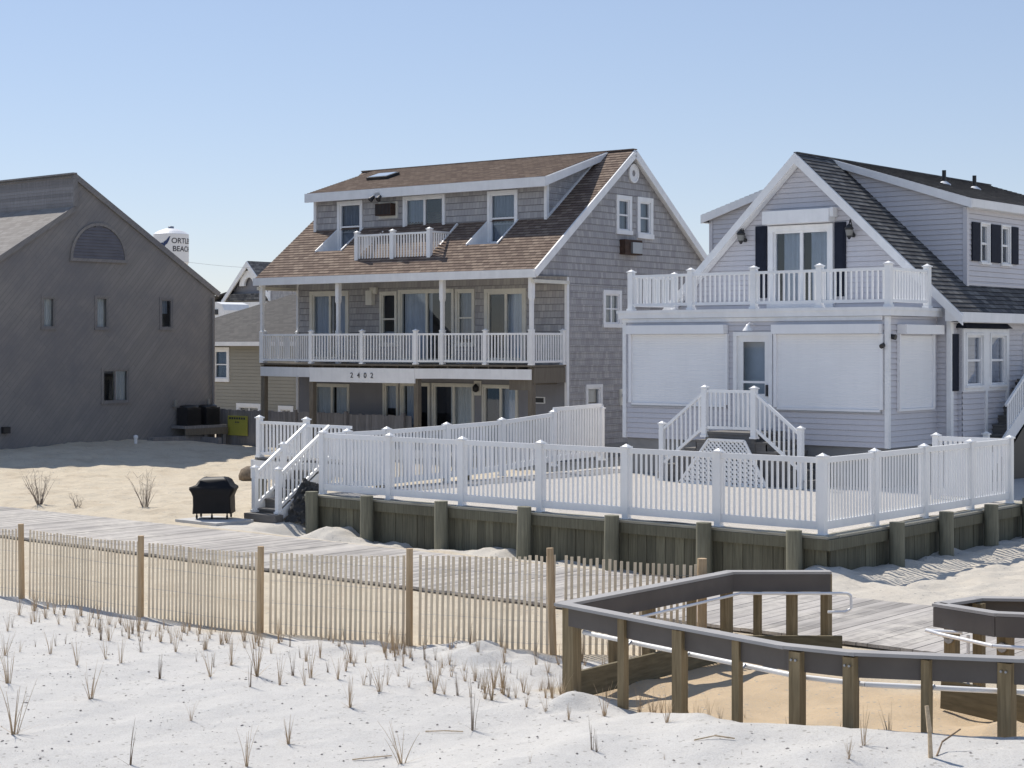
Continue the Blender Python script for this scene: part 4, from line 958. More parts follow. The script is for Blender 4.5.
bh = empty('bulkhead', (-19, 23.4, 0), 0, 'weathered green-brown timber bulkhead with round piles below the white picket fence', 'bulkhead')
m = MB(); rr = random.Random(11); x = -25.12
while x < -13.36:
    w = .19; m.box((x, 23.44+rr.uniform(-.006, .006), -.25), (x+w-.008, 23.49, .56)); x += w
y = 23.52
while y < 36:
    m.box((-13.36, y, -.25), (-13.31+rr.uniform(-.006, .006), y+.182, .56)); y += .19
m.build('sheet_planks', M['sheetwood'], bh)
m = MB(); m.box((-25.12, 23.36, .40), (-13.30, 23.432, .57)); m.box((-13.30, 23.36, .40), (-13.23, 36, .57)); m.build('wale', M['sheetwood'], bh)
m = MB(); m.box((-25.12, 23.37, .575), (-13.27, 23.72, .615)); m.box((-13.58, 23.722, .575), (-13.26, 36, .615)); m.build('cap_board', M['capwood'], bh)
rr = random.Random(4)
for x in (-24.75, -23.22, -21.27, -19.30, -17.36, -15.48, -13.78):
    m = MB(); dx = rr.uniform(-.02, .02); m.cyl((x, 23.24, -.35), (x+dx, 23.24, .70+rr.uniform(-.01, .04)), .135, .125, 14, smooth=True); m.build('pile', M['piling'], bh)
for y in (25.35, 27.15, 28.95, 30.6, 32.4, 34.2):
    m = MB(); m.cyl((-13.11, y, -.35), (-13.11, y, .70+rr.uniform(-.01, .04)), .135, .125, 14); m.build('pile', M['piling'], bh)
m = MB(); m.box((-25.3, 23.9, -.1), (-25.17, 23.95, .55)); m.box((-25.17, 23.44, -.2), (-25.121, 26.5, .56)); m.build('return_planks', M['sheetwood'], bh)

# ------------------------------------------------------------------ sand fence
sfn = empty('sand_fence', (-16, 14.5, 0), 0, 'long slatted wooden sand fence with wire and stakes between dune and boardwalk', 'fence')
SP = [(-25.6, 13.75), (-23.2, 13.95), (-20.95, 14.08), (-18.40, 14.20), (-16.20, 14.36), (-14.18, 14.95), (-12.42, 15.55), (-11.15, 16.75)]
HT = [1.06, 1.06, 1.03, 1.05, 1.06, 1.14, 1.22, 1.10]
rr = random.Random(12)
for i, ((a, b), hh) in enumerate(zip(SP, HT)):
    z = tz(a, b); m = MB(); lean = (rr.uniform(-.02, .02), rr.uniform(-.02, .02))
    if i == 6: lean = (-.06, .0)
    w_ = .045 if i != 7 else .06
    m.cyl((a, b-.04, z-.3), (a+lean[0], b-.04+lean[1], z+hh+.03), w_, w_*.92, 9); m.build('stake', M['stake'], sfn)
for i in range(len(SP)-1):
    (a, b), (c, d) = SP[i], SP[i+1]; L = math.hypot(c-a, d-b); e = V(((c-a)/L, (d-b)/L, 0)); s_ = V((-e.y, e.x, 0)); n = int(L/.073); m = MB(); wr = [MB() for _ in range(4)]
    prev = None
    for k in range(n+1):
        t = (k+.5)/(n+1)
        if t*L < .04: continue
        x, y = a+(c-a)*t+.0, b+(d-b)*t; bow_ = .03*math.sin(t*math.pi*2); x += s_.x*bow_; y += s_.y*bow_; z = tz(x, y); zl = tz(a, b)*(1-t)+tz(c, d)*t
        hh = HT[i]*(1-t)+HT[i+1]*t-.05+rr.uniform(-.012, .008)-.02*math.sin(t*math.pi); ln = .012+rr.uniform(-.008, .008)
        if rr.random() < .02: ln *= 2.5
        p0 = V((x, y, z-.08)); p1 = V((x, y, zl+hh))+e*ln
        m.bar(p0, p1, .008, .034, up=e)
        cur_ = [V((x, y, zl+q)) for q in (.12, .38, .66, .93)]
        if prev:
            for w__, p_, q_ in zip(wr, prev, cur_): w__.bar(p_-s_*.006, q_-s_*.006, .0025, .0025)
        prev = cur_
    m.build('slat_panel', M['lath'], sfn)
    for w__ in wr: w__.build('wire', M['steel'], sfn)

m = MB(); m.box((-24.35, 33.0, YZ-.1), (-23.6, 33.75, YZ+.13)); tag(m.build('utility_cover', M['trim'], origin=V((-24, 33.4, YZ))), 'low white cover box on the ground between the shingled and white-sided houses', 'box')
m = MB(); m.box((-24.7, 34.6, YZ-.1), (-23.7, 36.2, YZ+.16)); tag(m.build('grey_step', M['deckgrey'], origin=V((-24.2, 35.4, YZ))), 'low grey board step behind the white cover box beside the right house', 'step')
# ------------------------------------------------------------------ ramp railings
def ramp_rail(root, path, posts, inner, zt=.90, bh_=.20, handrail=None, thick=.045):
    """path of (x,y,ztop); posts (x,y,w)"""
    for si, (a, b) in enumerate(zip(path[:-1], path[1:])):
        m = MB(); A, B = V(a)+V((0, 0, .0025*si)), V(b)+V((0, 0, .0025*si)); d = (B-A); d.z = 0; d.normalize(); s_ = V((-d.y, d.x, 0))*inner
        m.bar(A+s_*.05-V((0, 0, .02+bh_/2))-d*.02, B+s_*.05-V((0, 0, .02+bh_/2))+d*.02, thick, bh_); m.build('rail_board', M['grey_board'], root)
        m = MB(); m.bar(A-d*.035, B+d*.035, .15, .03); m.build('top_cap', M['grey_cap'], root)
    for (x, y, w, h) in posts:
        m = MB(); m.box((x-w/2, y-w/2, -.4), (x+w/2, y+w/2, h)); m.build('post', M['postwood'], root)
        k = MB()
ra = empty('ramp_railing', (-9, 14, 0), 0, 'near ramp railing with dark grey boards, timber posts and white handrail, corner at left', 'railing')
NP = [(-10.90, 13.74), (-9.16, 13.34), (-7.85, 13.08), (-7.22, 13.16), (-5.96, 13.80), (-4.4, 14.72)]
near = [(x, y, .93) for x, y in NP]; far = [(-10.90, 13.80, .925), (-10.93, 16.95, .925), (-10.05, 17.70, .925)]
nposts = [(-10.83, 13.82, .14, .90), (-9.97, 13.54, .08, .90), (-9.17, 13.36, .11, .90), (-8.44, 13.22, .075, .90), (-7.74, 13.10, .11, .90), (-7.25, 13.17, .105, .90), (-6.68, 13.46, .075, .90), (-6.10, 13.78, .12, .90), (-5.3, 14.22, .08, .9), (-4.45, 14.72, .12, .9)]
ramp_rail(ra, near, nposts, 1)
ramp_rail(ra, far, [(-10.95, 14.7, .08, .90), (-10.95, 15.35, .11, .90), (-10.96, 16.2, .08, .90), (-10.97, 16.95, .11, .90), (-10.70, 17.2, .075, .9), (-10.39, 17.46, .10, .90), (-10.08, 17.72, .10, .90)], -1)
m = MB(); ins = [(-10.7, 13.85, .645), (-9.12, 13.52, .645), (-7.8, 13.24, .645), (-7.2, 13.33, .64), (-5.98, 13.97, .63), (-4.4, 14.88, .62)]; m.tube(ins, .024); m.build('handrail', M['alu'], ra)
m = MB(); ins = [(-10.72, 13.9, .66), (-10.75, 16.9, .70), (-9.98, 17.56, .70), (-9.80, 17.72, .70), (-9.77, 17.75, .67), (-9.77, 17.75, .52), (-9.82, 17.71, .48), (-9.98, 17.58, .48)]; m.tube(ins, .017); m.build('handrail', M['alu'], ra)
m = MB()
for x, y, w, h in nposts[:-1]: m.cyl((x, y+w/2, .60), (x-.0, y+w/2+.10, .66), .012); m.cyl((x, y+w/2-.002, .60), (x, y+w/2+.012, .60), .035)
m.build('handrail_bracket', M['steel'], ra)
m = MB(); m.bar((-10.80, 13.9, .09), (-10.80, 16.9, .09), .045, .28); m.bar((-10.80, 16.93, .09), (-9.86, 17.70, .09), .045, .22); m.build('curb_board', M['curbwood'], ra)
for x, y in ((-7.25, 13.17), (-6.10, 13.78), (-7.74, 13.10)):
    for dx in (-.022, .022):
        m = MB(); m.cyl((x+dx, y-.06, .83), (x+dx, y-.078, .83), .011, .011, 8); m.build('bolt', M['steel'], ra)
rb_ = empty('ramp_railing', (-7.5, 16.3, 0), 0, 'short far ramp railing with dark grey board and white handrail at right edge', 'railing')
B1 = [(-7.90, 16.20, .93), (-7.19, 16.02, .93), (-6.2, 16.45, .93), (-4.4, 17.3, .93)]
ramp_rail(rb_, B1, [(-7.78, 16.24, .12, .90), (-7.15, 16.12, .13, .90), (-6.2, 16.5, .12, .9), (-5.3, 16.95, .12, .9)], -1)
B2 = [(-7.90, 16.26, .93), (-7.78, 16.85, .93), (-7.2, 17.25, .93), (-5.6, 17.9, .93)]
ramp_rail(rb_, B2, [(-7.72, 16.75, .10, .90), (-7.2, 17.28, .10, .90), (-6.4, 17.6, .12, .9)], 1)
m = MB(); m.tube([(-7.95, 16.0, .69), (-7.80, 15.98, .67), (-7.16, 15.84, .64), (-6.2, 16.25, .62), (-4.5, 17.1, .6)], .02); m.tube([(-7.95, 16.0, .69), (-7.60, 16.1, .69)], .018); m.tube([(-7.56, 16.15, .0), (-7.56, 16.15, .66)], .018); m.build('handrail', M['alu'], rb_)
m = MB()
for x, y in ((-7.78, 16.18), (-7.15, 16.055)): m.cyl((x, y, .60), (x, y-.03, .60), .05); m.cyl((x, y-.02, .60), (x, y-.14, .64), .012)
m.build('handrail_bracket', M['steel'], rb_)
m = MB(); m.bar((-7.75, 15.95, .08), (-6.6, 15.75, .04), .045, .30); m.bar((-6.6, 15.75, .04), (-4.6, 16.7, .0), .045, .28); m.build('curb_board', M['curbwood'], rb_)

# ------------------------------------------------------------------ grill under cover
gp = V((-26.55, 22.35, 0)); gr = empty('covered_grill', (gp.x-.12, gp.y, .112), 38, 'barbecue grill under a fitted black cover on the boardwalk edge', 'grill', local=True)
m = MB()
def ring(hw, hd, z, cx_=0, r=.06, n=5):
    out = []
    for qx, qy, a0 in ((1, 1, 0), (-1, 1, 90), (-1, -1, 180), (1, -1, 270)):
        for k in range(n):
            a_ = R(a0+90*k/(n-1)); out.append((cx_+qx*(hw-r)+r*math.cos(a_), qy*(hd-r)+r*math.sin(a_), z))
    return out
gr.scale = (.9, .9, .93)
rr = random.Random(6)
secs = [ring(.43, .30, .12, .0), ring(.42, .30, .3), ring(.42, .31, .48), ring(.46, .31, .58), ring(.50, .31, .64, 0.0), ring(.50, .30, .68, 0), ring(.40, .28, .72, .03), ring(.33, .25, .83, .03), ring(.27, .16, .88, .03), ring(.20, .06, .895, .03, .03)]
nn_ = len(secs[0]); vs = [(p[0]+.008*math.sin(i*2.1+j*1.7), p[1]+.012*math.sin(i*1.3+j), p[2]+.008*math.sin(i*.9)) for j, s_ in enumerate(secs) for i, p in enumerate(s_)]
m.mesh(vs, [(j*nn_+i, j*nn_+(i+1) % nn_, (j+1)*nn_+(i+1) % nn_, (j+1)*nn_+i) for j in range(len(secs)-1) for i in range(nn_)]+[tuple((len(secs)-1)*nn_+i for i in range(nn_))], True)
m.build('cover', M['cover'], gr)
for x_, y_ in ((-.34, -.22), (.34, -.22), (-.34, .22), (.34, .22), (0, -.22)):
    m = MB(); m.cyl((x_-.015, y_, .045), (x_+.015, y_, .045), .045, .045, 12); m.cyl((x_, y_, .05), (x_, y_, .16), .015); m.build('caster', M['rubber'], gr)
m = MB(); m.box((-27.15, 21.75, -.1), (-25.9, 22.72, .106)); tag(m.build('pad', simple('pale_concrete', (.55, .54, .52), .9, .08, 3, .3), origin=V((-26.5, 22, .05))), 'pale concrete pad under the covered grill', 'pad')

# ------------------------------------------------------------------ houses behind
h4 = empty('beige_house', (-57, 52, 0), 0, 'low beige sided house with grey hipped roof between the two larger grey houses', 'house')
f4 = Fr((0, 50, 0), (1, 0, 0), (0, 0, 1), (0, -1, 0))
w4 = [(-59.75, -58.6, 1.95, 3.5), (-58.1, -56.5, .1, 1.02), (-55.35, -54.4, .1, .97)]
m = MB(); clad(m, f4, [(-68, -.2), (-46, -.2), (-46, 3.75), (-68, 3.75)], w4, .15, .012, .012)
m.face([(-46, 50, -.2), (-46, 58, -.2), (-46, 58, 3.7), (-46, 50, 3.7)]); m.face([(-68, 50, -.2), (-68, 58, -.2), (-68, 58, 3.7), (-68, 50, 3.7)]); m.face([(-68, 58, -.2), (-46, 58, -.2), (-46, 58, 3.7), (-68, 58, 3.7)])
m.build('wall', M['beige'], h4)
rt = MB(); ez, rz, yr = 3.72, 5.95, 54.
XH = -64.6; XRg = -58.9
rt_fr = Fr((-65, 49.6, ez), (1, 0, 0), (0, yr-49.6, rz-ez), (0, -(rz-ez), yr-49.6)); Ls = math.hypot(yr-49.6, rz-ez)
clad(rt, rt_fr, [(0, 0), (19.4, 0), (19.4, Ls), (6.1, Ls)], (), .15, .0)
fx = 58.4; rb_fr = Fr((-65, fx, ez), (1, 0, 0), (0, yr-fx, rz-ez), (0, (rz-ez), fx-yr)); clad(rt, rb_fr, [(0, 0), (19.4, 0), (19.4, Ls), (6.1, Ls)], (), .15, 0)
rt.face([(-65, 49.6, ez), (-65, fx, ez), (-58.9, yr, rz)]); rt.face([(-45.6, 49.6, ez), (-45.6, fx, ez), (-45.6, yr, rz)])
rt.build('roof', M['roof_grey'], h4)
m = MB(); m.box((-68, 49.55, ez-.16), (-45.6, 49.6, ez+.02)); m.build('gutter', M['trim'], h4)
for i, w in enumerate(w4): window(h4, f4, *w, kind='sash' if i == 0 else 'mull', cw=.16, cur=[(.1, .9, 0, 1)], curt='blind_sheen')

h5 = empty('gabled_house', (-86, 76, 0), 0, 'distant house with white rake boards, arched gable trim and dark roof', 'house')
f5 = Fr((0, 73, 0), (1, 0, 0), (0, 0, 1), (0, -1, 0)); PX5, PZ5 = -83.35, 9.0
m = MB(); clad(m, f5, [(PX5-2.2, 5.5), (PX5+2.2, 5.5), (PX5+2.2, 6.9), (PX5, PZ5-.1), (PX5-2.2, 6.9)], (), .2, .012); m.box((PX5-4.2, 75.5, 0), (PX5+4, 84, 6.6)); m.build('wall', M['lowwall'], h5)
m = MB(); a5 = 1.02
for sg_ in (1, -1):
    m.prism([(PX5, 72.6, PZ5), (PX5+sg_*2.45, 72.6, PZ5-a5*2.45), (PX5+sg_*2.45, 72.6, PZ5-a5*2.45-.14), (PX5, 72.6, PZ5-.14)], (0, 12, 0))
m.prism([(PX5-4.6, 73.4, 6.35), (PX5+4.4, 73.4, 6.35), (PX5+4.4, 76.5, 7.9), (PX5-2.2, 76.5, 7.9)], (0, 0, .12))
m.box((PX5-2.3, 72.62, 6.45), (PX5+2.6, 73.3, 6.9))
m.build('roof', M['roof_black'], h5)
m = MB(); m.prism([(PX5-4.6, 72.2, 6.3), (PX5-2.0, 75.8, 7.9), (PX5-2.0, 79, 7.9), (PX5-4.6, 79, 6.3)], (0, 0, .1)); m.build('side_roof', M['roof_grey'], h5)
m = MB()
for sg_ in (1, -1):
    m.prism([(PX5, 72.5, PZ5-.03), (PX5+sg_*2.45, 72.5, PZ5-a5*2.45-.03), (PX5+sg_*2.45, 72.5, PZ5-a5*2.45-.36), (PX5, 72.5, PZ5-.42)], (0, .1, 0))
m.box((PX5-4.8, 71.8, 5.95), (PX5+3.5, 71.9, 6.32)); m.build('rake_board', M['trim'], h5)
m = MB(); n = 14
for k in range(n):
    q0, q1 = math.pi*k/n, math.pi*(k+1)/n; m.prism([(PX5+.9*math.cos(q), 72.7, PZ5-1.6+1.0*math.sin(q)) for q in (q0, q1)]+[(PX5+.45*math.cos(q), 72.7, PZ5-1.6+.55*math.sin(q)) for q in (q1, q0)], (0, .15, 0))
m.build('gable_arch', M['trim'], h5)
m = MB()
for xx in (PX5-3.2, PX5+.5, PX5+3.2): m.box((xx-.14, 71.9, 0), (xx+.14, 72.15, 5.95))
m.build('porch_column', M['trim'], h5)
m = MB(); m.box((PX5-4.4, 74.8, 0), (PX5+3.4, 75.4, 6.2)); m.build('porch_wall', M['beige'], h5)
m = MB(); m.box((PX5+2.6, 72.3, 5.8), (PX5+4.6, 74, 7.46)); bx = m.build('side_bay', M['shake'], h5); m = MB(); m.box((PX5+2.42, 72.2, 6.4), (PX5+2.6, 72.4, 7.48)); m.build('bay_post', M['iron_white'], bx)

h6 = empty('white_gabled_house', (-80.5, 62, 0), 0, 'small white building with a rounded roof glimpsed beside the dark grey house corner', 'house')
m = MB(); m.prism([(-79.2, 64, 0), (-75.5, 64, 0), (-75.5, 64, 5.6), (-75.7, 64, 5.95), (-76.2, 64, 6.08), (-79.2, 64, 6.08)], (0, 2, 0)); m.build('wall', M['trim'], h6)
m = MB(); m.box((-76.3, 63.95, 5.35), (-76.0, 63.99, 5.65)); m.build('window', M['black'], h6)

# water tower
wt = empty('water_tower', (-447, 300, 0), 0, 'distant white water tower with navy lettering and bird emblem above the grey roof', 'water tower')
dW = 520.; rW = (171-512)/1701.; AY = R(40.1); sF, cF = math.sin(AY), math.cos(AY)
TC = V((dW*(-sF+rW*cF), dW*(cF+rW*sF), 0)); RW = 17.6/1701*dW; k_ = dW/1701.
zt_, zb_ = 3.6+110.5*k_, 3.6+83*k_
m = MB(); m.lathe(TC, [(.3, zt_+6.2*k_), (RW*.35, zt_+5.6*k_), (RW*.75, zt_+3*k_), (RW*.97, zt_+.5*k_)]+[(RW, zt_), (RW, zb_), (RW*.9, zb_-5*k_), (RW*.35, zb_-12*k_), (1.6, zb_-14*k_)], 40, False)
tk = m.build('tank', M['tank'], wt)
m = MB(); m.lathe(TC, [(1.6, -2), (1.5, zb_-13*k_)], 20); m.build('shaft', M['tank'], wt)
m = MB(); m.lathe(TC, [(.9, zt_+5*k_), (.9, zt_+8*k_), (.0, zt_+8.4*k_)], 12); m.build('hatch', M['steel'], wt)
toc = V((-TC.x, -TC.y, 0)).normalized(); sideW = V((-toc.y, toc.x, 0))    # sideW points to image right
if sideW.dot(V((cF, sF, 0))) < 0: sideW = -sideW
def wrap(mb, vs, fs, s0, z0):
    out = []
    for v in vs:
        ang = (s0+v.x)/RW; out.append(TC+toc*math.cos(ang)*(RW+.06)+sideW*math.sin(ang)*(RW+.06)+V((0, 0, z0+v.y)))
    mb.mesh(out, fs)
m = MB()
vs_, fs_ = text_mesh('ORTLEY', 7.4*k_, 0., .03); mn = min(v.x for v in vs_); vs_ = [V((v.x-mn, v.y, 0)) for v in vs_]; wrap(m, vs_, fs_, .5*k_, zt_-9.5*k_)
vs_, fs_ = text_mesh('BEACH', 7.4*k_, 0., .03); mn = min(v.x for v in vs_); vs_ = [V((v.x-mn, v.y, 0)) for v in vs_]; wrap(m, vs_, fs_, 1.8*k_, zt_-17.5*k_)
m.build('lettering', M['ink'], tk)
m = MB(); bird = [(-.5, -2.2), (-2.2, -3.4), (-4.5, -6.5), (-8.5, -9), (-11, -9.5), (-8.6, -10.6), (-7.8, -14), (-6.6, -14), (-5.6, -11.5), (-3.8, -10.2), (-1.8, -6.5)]
cen = (-5.0, -8.6); vs_ = [V((a*k_, b*k_, 0)) for a, b in bird]+[V((cen[0]*k_, cen[1]*k_, 0))]; wrap(m, vs_, [(i, (i+1) % len(bird), len(bird)) for i in range(len(bird))], 0, zt_); m.build('bird_emblem', M['blue_ink'], tk)

# overhead cable
cb = MB(); pp = [V((-72.6+7.3*t, 56.5+6.1*t, 8.26-.59*t-.25*math.sin(t*math.pi))) for t in [i/12 for i in range(13)]]
cb.tube(pp, .007, 5); tag(cb.build('overhead_cable', M['steel'], origin=V((-70, 58, 8))), 'thin overhead cable sagging across the sky beside the water tower', 'cable')

# ------------------------------------------------------------------ grass, shrubs, debris
def blade(mb, base, ang, lean, h, w, bend=.3, n=4):
    d = V((math.cos(ang), math.sin(ang), 0)); s_ = V((-d.y, d.x, 0)); p = V(base); pr = []
    for k in range(n+1):
        t = k/n; q = p+V((0, 0, h*t))+d*(lean*h*t+bend*h*t*t*.5); ww = w*(1-.75*t); pr.append((q, ww))
    for (a, wa), (b, wb) in zip(pr[:-1], pr[1:]):
        mb.face([a-s_*wa, a+s_*wa, b+s_*wb, b-s_*wb]); mb.face([a-d*wa, a+d*wa, b+d*wb, b-d*wb])
def tuft_mesh(seed, n, spread, h=1., w=.0085):
    rr = random.Random(seed); m = MB()
    for i in range(n):
        a = rr.uniform(0, 6.28); r_ = rr.uniform(0, .05); hh = h*rr.uniform(.45, 1.); blade(m, (r_*math.cos(a), r_*math.sin(a), -.03), a+rr.uniform(-.6, .6), spread*rr.uniform(.1, 1.), hh, w*rr.uniform(.7, 1.3), rr.uniform(-.1, .5))
    for i in range(max(1, n//3)):
        a = rr.uniform(0, 6.28); blade(m, (0, 0, .0), a, 2.5*rr.uniform(.6, 1.4), h*.16, w*.8, .4)
    return m
TU = []
TUFTS = []
#TUFTDATA
TUFTS = [(-18.81,12.39,0.29,6), (-18.96,12.56,0.19,2), (-19.04,12.90,0.27,0), (-19.10,13.06,0.19,2), (-17.13,11.87,0.34,0), (-18.70,13.09,0.25,3), (-18.28,13.03,0.23,1), (-16.15,11.55,0.42,6), (-17.76,12.88,0.26,0), (-18.17,13.32,0.27,2), (-16.26,12.02,0.27,3), (-17.27,12.82,0.36,1), (-15.82,11.90,0.36,0), (-17.26,13.11,0.29,4), (-16.31,12.56,0.31,2), (-17.65,13.66,0.19,1), (-17.38,13.68,0.16,4), (-14.93,11.74,0.34,2), (-15.84,12.70,0.34,0), (-16.60,13.39,0.23,3), (-16.77,13.62,0.18,1), (-15.72,13.05,0.27,7), (-14.41,12.03,0.40,6), (-14.92,12.50,0.21,2), (-14.86,12.71,0.36,4), (-15.53,13.48,0.20,3), (-13.64,11.91,0.44,5), (-14.50,10.53,0.38,1), (-15.86,10.46,0.51,0), (-13.78,9.15,0.54,3), (-12.98,10.59,0.22,0), (-12.09,9.18,0.46,5), (-11.17,9.72,0.43,0), (-13.99,12.32,0.51,4), (-14.99,13.42,0.22,7), (-13.51,12.22,0.39,0), (-15.64,14.38,0.13,1), (-13.81,12.68,0.34,2), (-13.58,12.73,0.40,0), (-14.32,13.57,0.27,4), (-13.60,13.01,0.17,2), (-14.72,14.16,0.23,3), (-13.24,12.81,0.32,0), (-13.49,13.18,0.25,7), (-12.13,11.90,0.31,4), (-14.43,14.41,0.18,1), (-13.70,13.69,0.14,4), (-12.76,12.72,0.24,0), (-12.67,12.73,0.24,2), (-12.38,12.58,0.33,1), (-12.53,12.84,0.22,3), (-13.70,14.01,0.17,2), (-14.12,14.57,0.20,0), (-13.17,13.75,0.21,4), (-13.25,13.99,0.19,2), (-12.29,12.92,0.15,1), (-13.61,14.58,0.20,0), (-12.89,13.83,0.16,7), (-11.94,12.94,0.38,4), (-11.83,12.97,0.22,3), (-12.83,14.04,0.19,1), (-13.25,14.71,0.15,0), (-11.69,13.02,0.30,2), (-10.58,12.00,0.54,5), (-11.58,10.58,0.26,4), (-10.21,10.65,0.45,6), (-11.35,13.05,0.30,1), (-11.27,13.06,0.37,4), (-11.38,13.35,0.22,1), (-11.23,13.28,0.24,7), (-11.14,13.29,0.26,0), (-11.79,14.32,0.14,2), (-11.21,13.76,0.13,3), (-10.83,13.49,0.28,4), (-10.66,13.44,0.25,1), (-10.56,13.53,0.13,2), (-9.75,12.94,0.40,0), (-8.52,11.15,0.31,5), (-8.46,11.13,0.22,2), (-10.03,13.67,0.13,1), (-9.73,13.74,0.19,4), (-9.71,13.82,0.27,7), (-9.64,13.88,0.15,1), (-11.32,14.71,0.14,2), (-11.55,15.27,0.12,1), (-8.63,10.47,0.10,0), (-7.67,14.84,0.36,7), (-7.44,13.67,0.30,0), (-6.65,12.04,0.13,3), (-7.76,14.88,0.14,2), (-8.98,14.20,0.08,1), (-18.29,13.74,0.19,1), (-17.52,11.71,0.17,3), (-17.39,12.26,0.15,2), (-16.18,13.74,0.18,4), (-15.84,14.03,0.16,1), (-11.80,13.46,0.20,2), (-11.67,13.57,0.29,4), (-11.53,13.03,0.21,0), (-11.24,13.93,0.15,2), (-10.95,13.91,0.15,0), (-12.33,13.29,0.16,2), (-13.83,13.66,0.17,3), (-14.49,13.42,0.17,2), (-16.89,13.14,0.16,1), (-15.31,12.57,0.14,2), (-17.37,11.41,0.32,3), (-17.67,12.03,0.13,2), (-10.20,14.15,0.09,1), (-8.42,14.49,0.08,2), (-8.29,14.55,0.06,1), (-7.84,11.21,0.07,3), (-7.46,11.75,0.05,2), (-19.18,14.08,0.11,1), (-19.74,13.83,0.12,2), (-16.73,14.04,0.13,4), (-15.12,14.36,0.13,1), (-13.70,14.50,0.10,2)]
TUFTS = [t for t in TUFTS if not (t[0] > -8.9 and t[1] > rail_y(t[0])-.3)]+[(-6.85, 13.1, .33, 7), (-6.72, 12.42, .36, 0), (-6.57, 11.9, .2, 3), (-7.7, 12.85, .10, 2), (-8.75, 13.05, .2, 7), (-8.6, 13.0, .24, 0), (-8.45, 12.95, .16, 1), (-7.2, 12.9, .1, 5)]
rr = random.Random(77)
for k in range(95):
    x = rr.uniform(-20.3, -11.2); y = 14.15-.25-abs(rr.gauss(0, .55)) if x < -16 else 14.15+(x+16)*.36-.25-abs(rr.gauss(0, .6))
    TUFTS.append((x, y, rr.uniform(.16, .34), rr.choice([0, 1, 2, 3, 4, 7])))
for k in range(48):
    a = rr.choice([(-12.9, 13.9), (-12.0, 13.7), (-11.6, 13.4), (-13.6, 14.1), (-11.1, 13.3), (-9.8, 13.1)]); TUFTS.append((a[0]+rr.gauss(0, .75), min(a[1]+rr.gauss(0, .30), 14.6), rr.uniform(.14, .32), rr.choice([0, 1, 4, 7, 5])))
group = 'dry beach grass tufts on the dune sand'
variants = []
for s_, n, sp in ((1, 8, .2), (2, 11, .3), (3, 6, .12), (4, 9, .38), (5, 15, .25), (6, 4, .08), (7, 8, .5), (8, 12, .18)):
    variants.append(tuft_mesh(s_, n, sp).build('beach_grass_tuft', M['grass'] if s_ % 3 else M['grass_dark'])); SHIFT.pop(variants[-1].name, None)
used = set(); rr = random.Random(21)
for (x, y, h, vi) in TUFTS:
    src = variants[vi]
    if vi not in used: o = src; used.add(vi)
    else: o = src.copy(); COL.objects.link(o)
    o.location = (x, y, tz(x, y)); o.rotation_euler = (0, 0, rr.uniform(0, 6.28)); h *= 1.05; o.scale = (h*rr.uniform(.8, 1.1), h*rr.uniform(.8, 1.1), h)
    tag(o, 'tuft of dry straw-coloured beach grass growing in the white dune sand', 'grass tuft', group)
for i, v_ in enumerate(variants):
    if i not in used: bpy.data.objects.remove(v_)
def stick(name, pts, r, mat, label, cat):
    m = MB(); c = V(pts[0])
    for a, b in zip(pts[:-1], pts[1:]): m.cyl(a, b, r, r*.8, 6)
    return tag(m.build(name, M[mat], origin=V(pts[0])), label, cat)
def g(x, y, dz=0): return (x, y, tz(x, y)+dz)
stick('broken_stalk', [g(-6.09, 12.34, -.05), g(-6.10, 12.34, .2), g(-6.13, 12.35, .40)], .020, 'grass', 'thick broken straw-coloured stalk standing in the sand at bottom right', 'stalk')
stick('twig', [g(-6.07, 12.40, .0), g(-6.12, 12.60, .07), g(-6.02, 12.72, .16)], .008, 'grass_dark', 'bent brown twig beside the thick stalk at bottom right', 'twig')
stick('dry_straw', [g(-8.01, 11.88, .01), g(-7.88, 12.0, .025), g(-7.75, 12.1, .015)], .007, 'grass', 'pale fallen stick lying flat on the sand in front of the ramp railing', 'straw')
stick('dry_straw', [g(-10.65, 10.48, .01), g(-10.58, 10.66, .02), g(-10.51, 10.83, .012)], .006, 'grass', 'thin fallen stem lying on the sand near the bottom edge', 'straw')
stick('dry_straw', [g(-10.87, 11.65, .01), g(-10.73, 11.77, .02), g(-10.60, 11.88, .012)], .006, 'grass', 'fallen straw stem lying beside a tall upright stem', 'straw')
# shrubs by the boardwalk
def shrub(x, y, h, seed, n, label, spread=.5):
    rr = random.Random(seed); root = empty('bare_shrub', (x, y, tz(x, y)), 0, label, 'shrub'); m = MB(); base = V((x, y, tz(x, y)-.03))
    for i in range(n):
        a = rr.uniform(0, 6.28); d = V((math.cos(a), math.sin(a), 0)); p = base+d*.04; L = h*rr.uniform(.55, 1.05); ln = spread*rr.uniform(.15, 1); prev = p; seg = 5
        for k in range(seg):
            t = (k+1)/seg; q = base+d*(.04+ln*L*t)+V((0, 0, L*t*(1-.15*t)))+V((rr.uniform(-.015, .015), rr.uniform(-.015, .015), 0)); m.cyl(prev, q, .009*(1.15-t), .009*(1.0-t*.8), 4, cap=False)
            if k >= 1 and rr.random() < .7:
                e = q+V((rr.uniform(-.12, .12), rr.uniform(-.12, .12), rr.uniform(.05, .2)))*h; m.cyl(q, e, .004, .002, 4, cap=False)
            prev = q
    m.build('stems', M['twig'], root)
shrub(-32.0, 21.9, .9, 3, 26, 'bare spreading shrub at the left edge behind the boardwalk', .55)
shrub(-29.6, 22.9, .8, 5, 20, 'bare twiggy shrub in the sand, left of the covered grill', .5)
shrub(-31.0, 22.2, .42, 9, 7, 'small sparse bare shrub just right of the large one at left', .6)
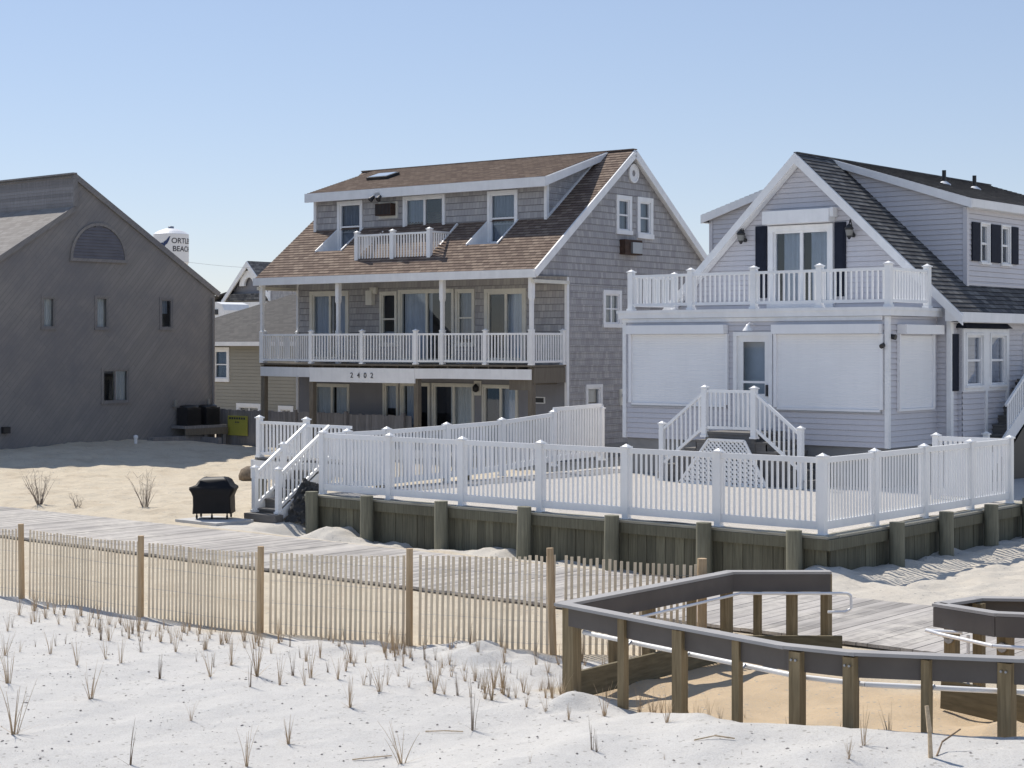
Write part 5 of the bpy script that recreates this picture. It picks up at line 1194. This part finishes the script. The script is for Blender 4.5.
# pebbles and shell bits
pm = MB(); rr = random.Random(33)
for k in range(1700):
    y = rr.uniform(8.4, 14.6); x = rr.uniform(-20.5, -3.5)
    if y > rail_y(x)-.1: continue
    z = tz(x, y); s_ = rr.choice([.004, .005, .005, .006, .007, .009, .014]); c = V((x, y, z+s_*.3)); a = rr.uniform(0, 6.28); e1 = V((math.cos(a), math.sin(a), 0))*s_*rr.uniform(.8, 1.6); e2 = V((-math.sin(a), math.cos(a), 0))*s_
    pm.mesh([c+e1, c+e2, c-e1, c-e2, c+V((0, 0, s_*.6)), c-V((0, 0, s_*.6))], [(0, 1, 4), (1, 2, 4), (2, 3, 4), (3, 0, 4), (1, 0, 5), (2, 1, 5), (3, 2, 5), (0, 3, 5)])
tag(pm.build('shell_fragments', M['stone']), 'dark shell and pebble fragments scattered over the white sand', 'pebbles', kind='stuff')

# ------------------------------------------------------------------ camera, light, world
cam = bpy.data.cameras.new('camera'); co = bpy.data.objects.new('camera', cam); COL.objects.link(co)
co.location = (0, 0, 3.6); co.rotation_euler = (R(90), 0, R(40.1)); cam.sensor_width = 36; cam.lens = 1701/1024*36; cam.shift_y = -39/1024; cam.clip_end = 6000; cam.clip_start = .1
scene.camera = co
sd_ = V((-.80, .17, 1.0)).normalized(); elev = math.asin(sd_.z); az = math.atan2(sd_.x, sd_.y)
sl_ = bpy.data.lights.new('sun', 'SUN'); sl_.energy = 3.9; sl_.angle = R(.5); sl_.color = (1, .94, .85); so = bpy.data.objects.new('sun', sl_); COL.objects.link(so)
so.rotation_euler = sd_.to_track_quat('Z', 'Y').to_euler(); so.location = (-20, 20, 60)
w = bpy.data.worlds.new('World'); scene.world = w; w.use_nodes = True; nt = w.node_tree; bg = nt.nodes['Background']
sky = nt.nodes.new('ShaderNodeTexSky'); sky.sky_type = 'NISHITA'; sky.sun_disc = False; sky.sun_elevation = elev; sky.sun_rotation = az % (2*math.pi); sky.air_density = 1.0; sky.dust_density = 0.; sky.ozone_density = 3.; sky.altitude = 0
gm = nt.nodes.new('ShaderNodeGamma'); gm.inputs[1].default_value = .6; nt.links.new(sky.outputs[0], gm.inputs[0]); tint = mixc(nt, 1., gm.outputs[0], (1.58, 1.59, 1.78), 'MULTIPLY'); nt.links.new(tint, bg.inputs[0]); bg.inputs[1].default_value = .112
scene.view_settings.view_transform = 'Standard'; scene.view_settings.look = 'None'; scene.view_settings.exposure = .30; scene.view_settings.gamma = 1
scene.render.engine = 'CYCLES'; scene.render.resolution_x = 1024; scene.render.resolution_y = 768
scene.cycles.max_bounces = 8; scene.cycles.transparent_max_bounces = 16
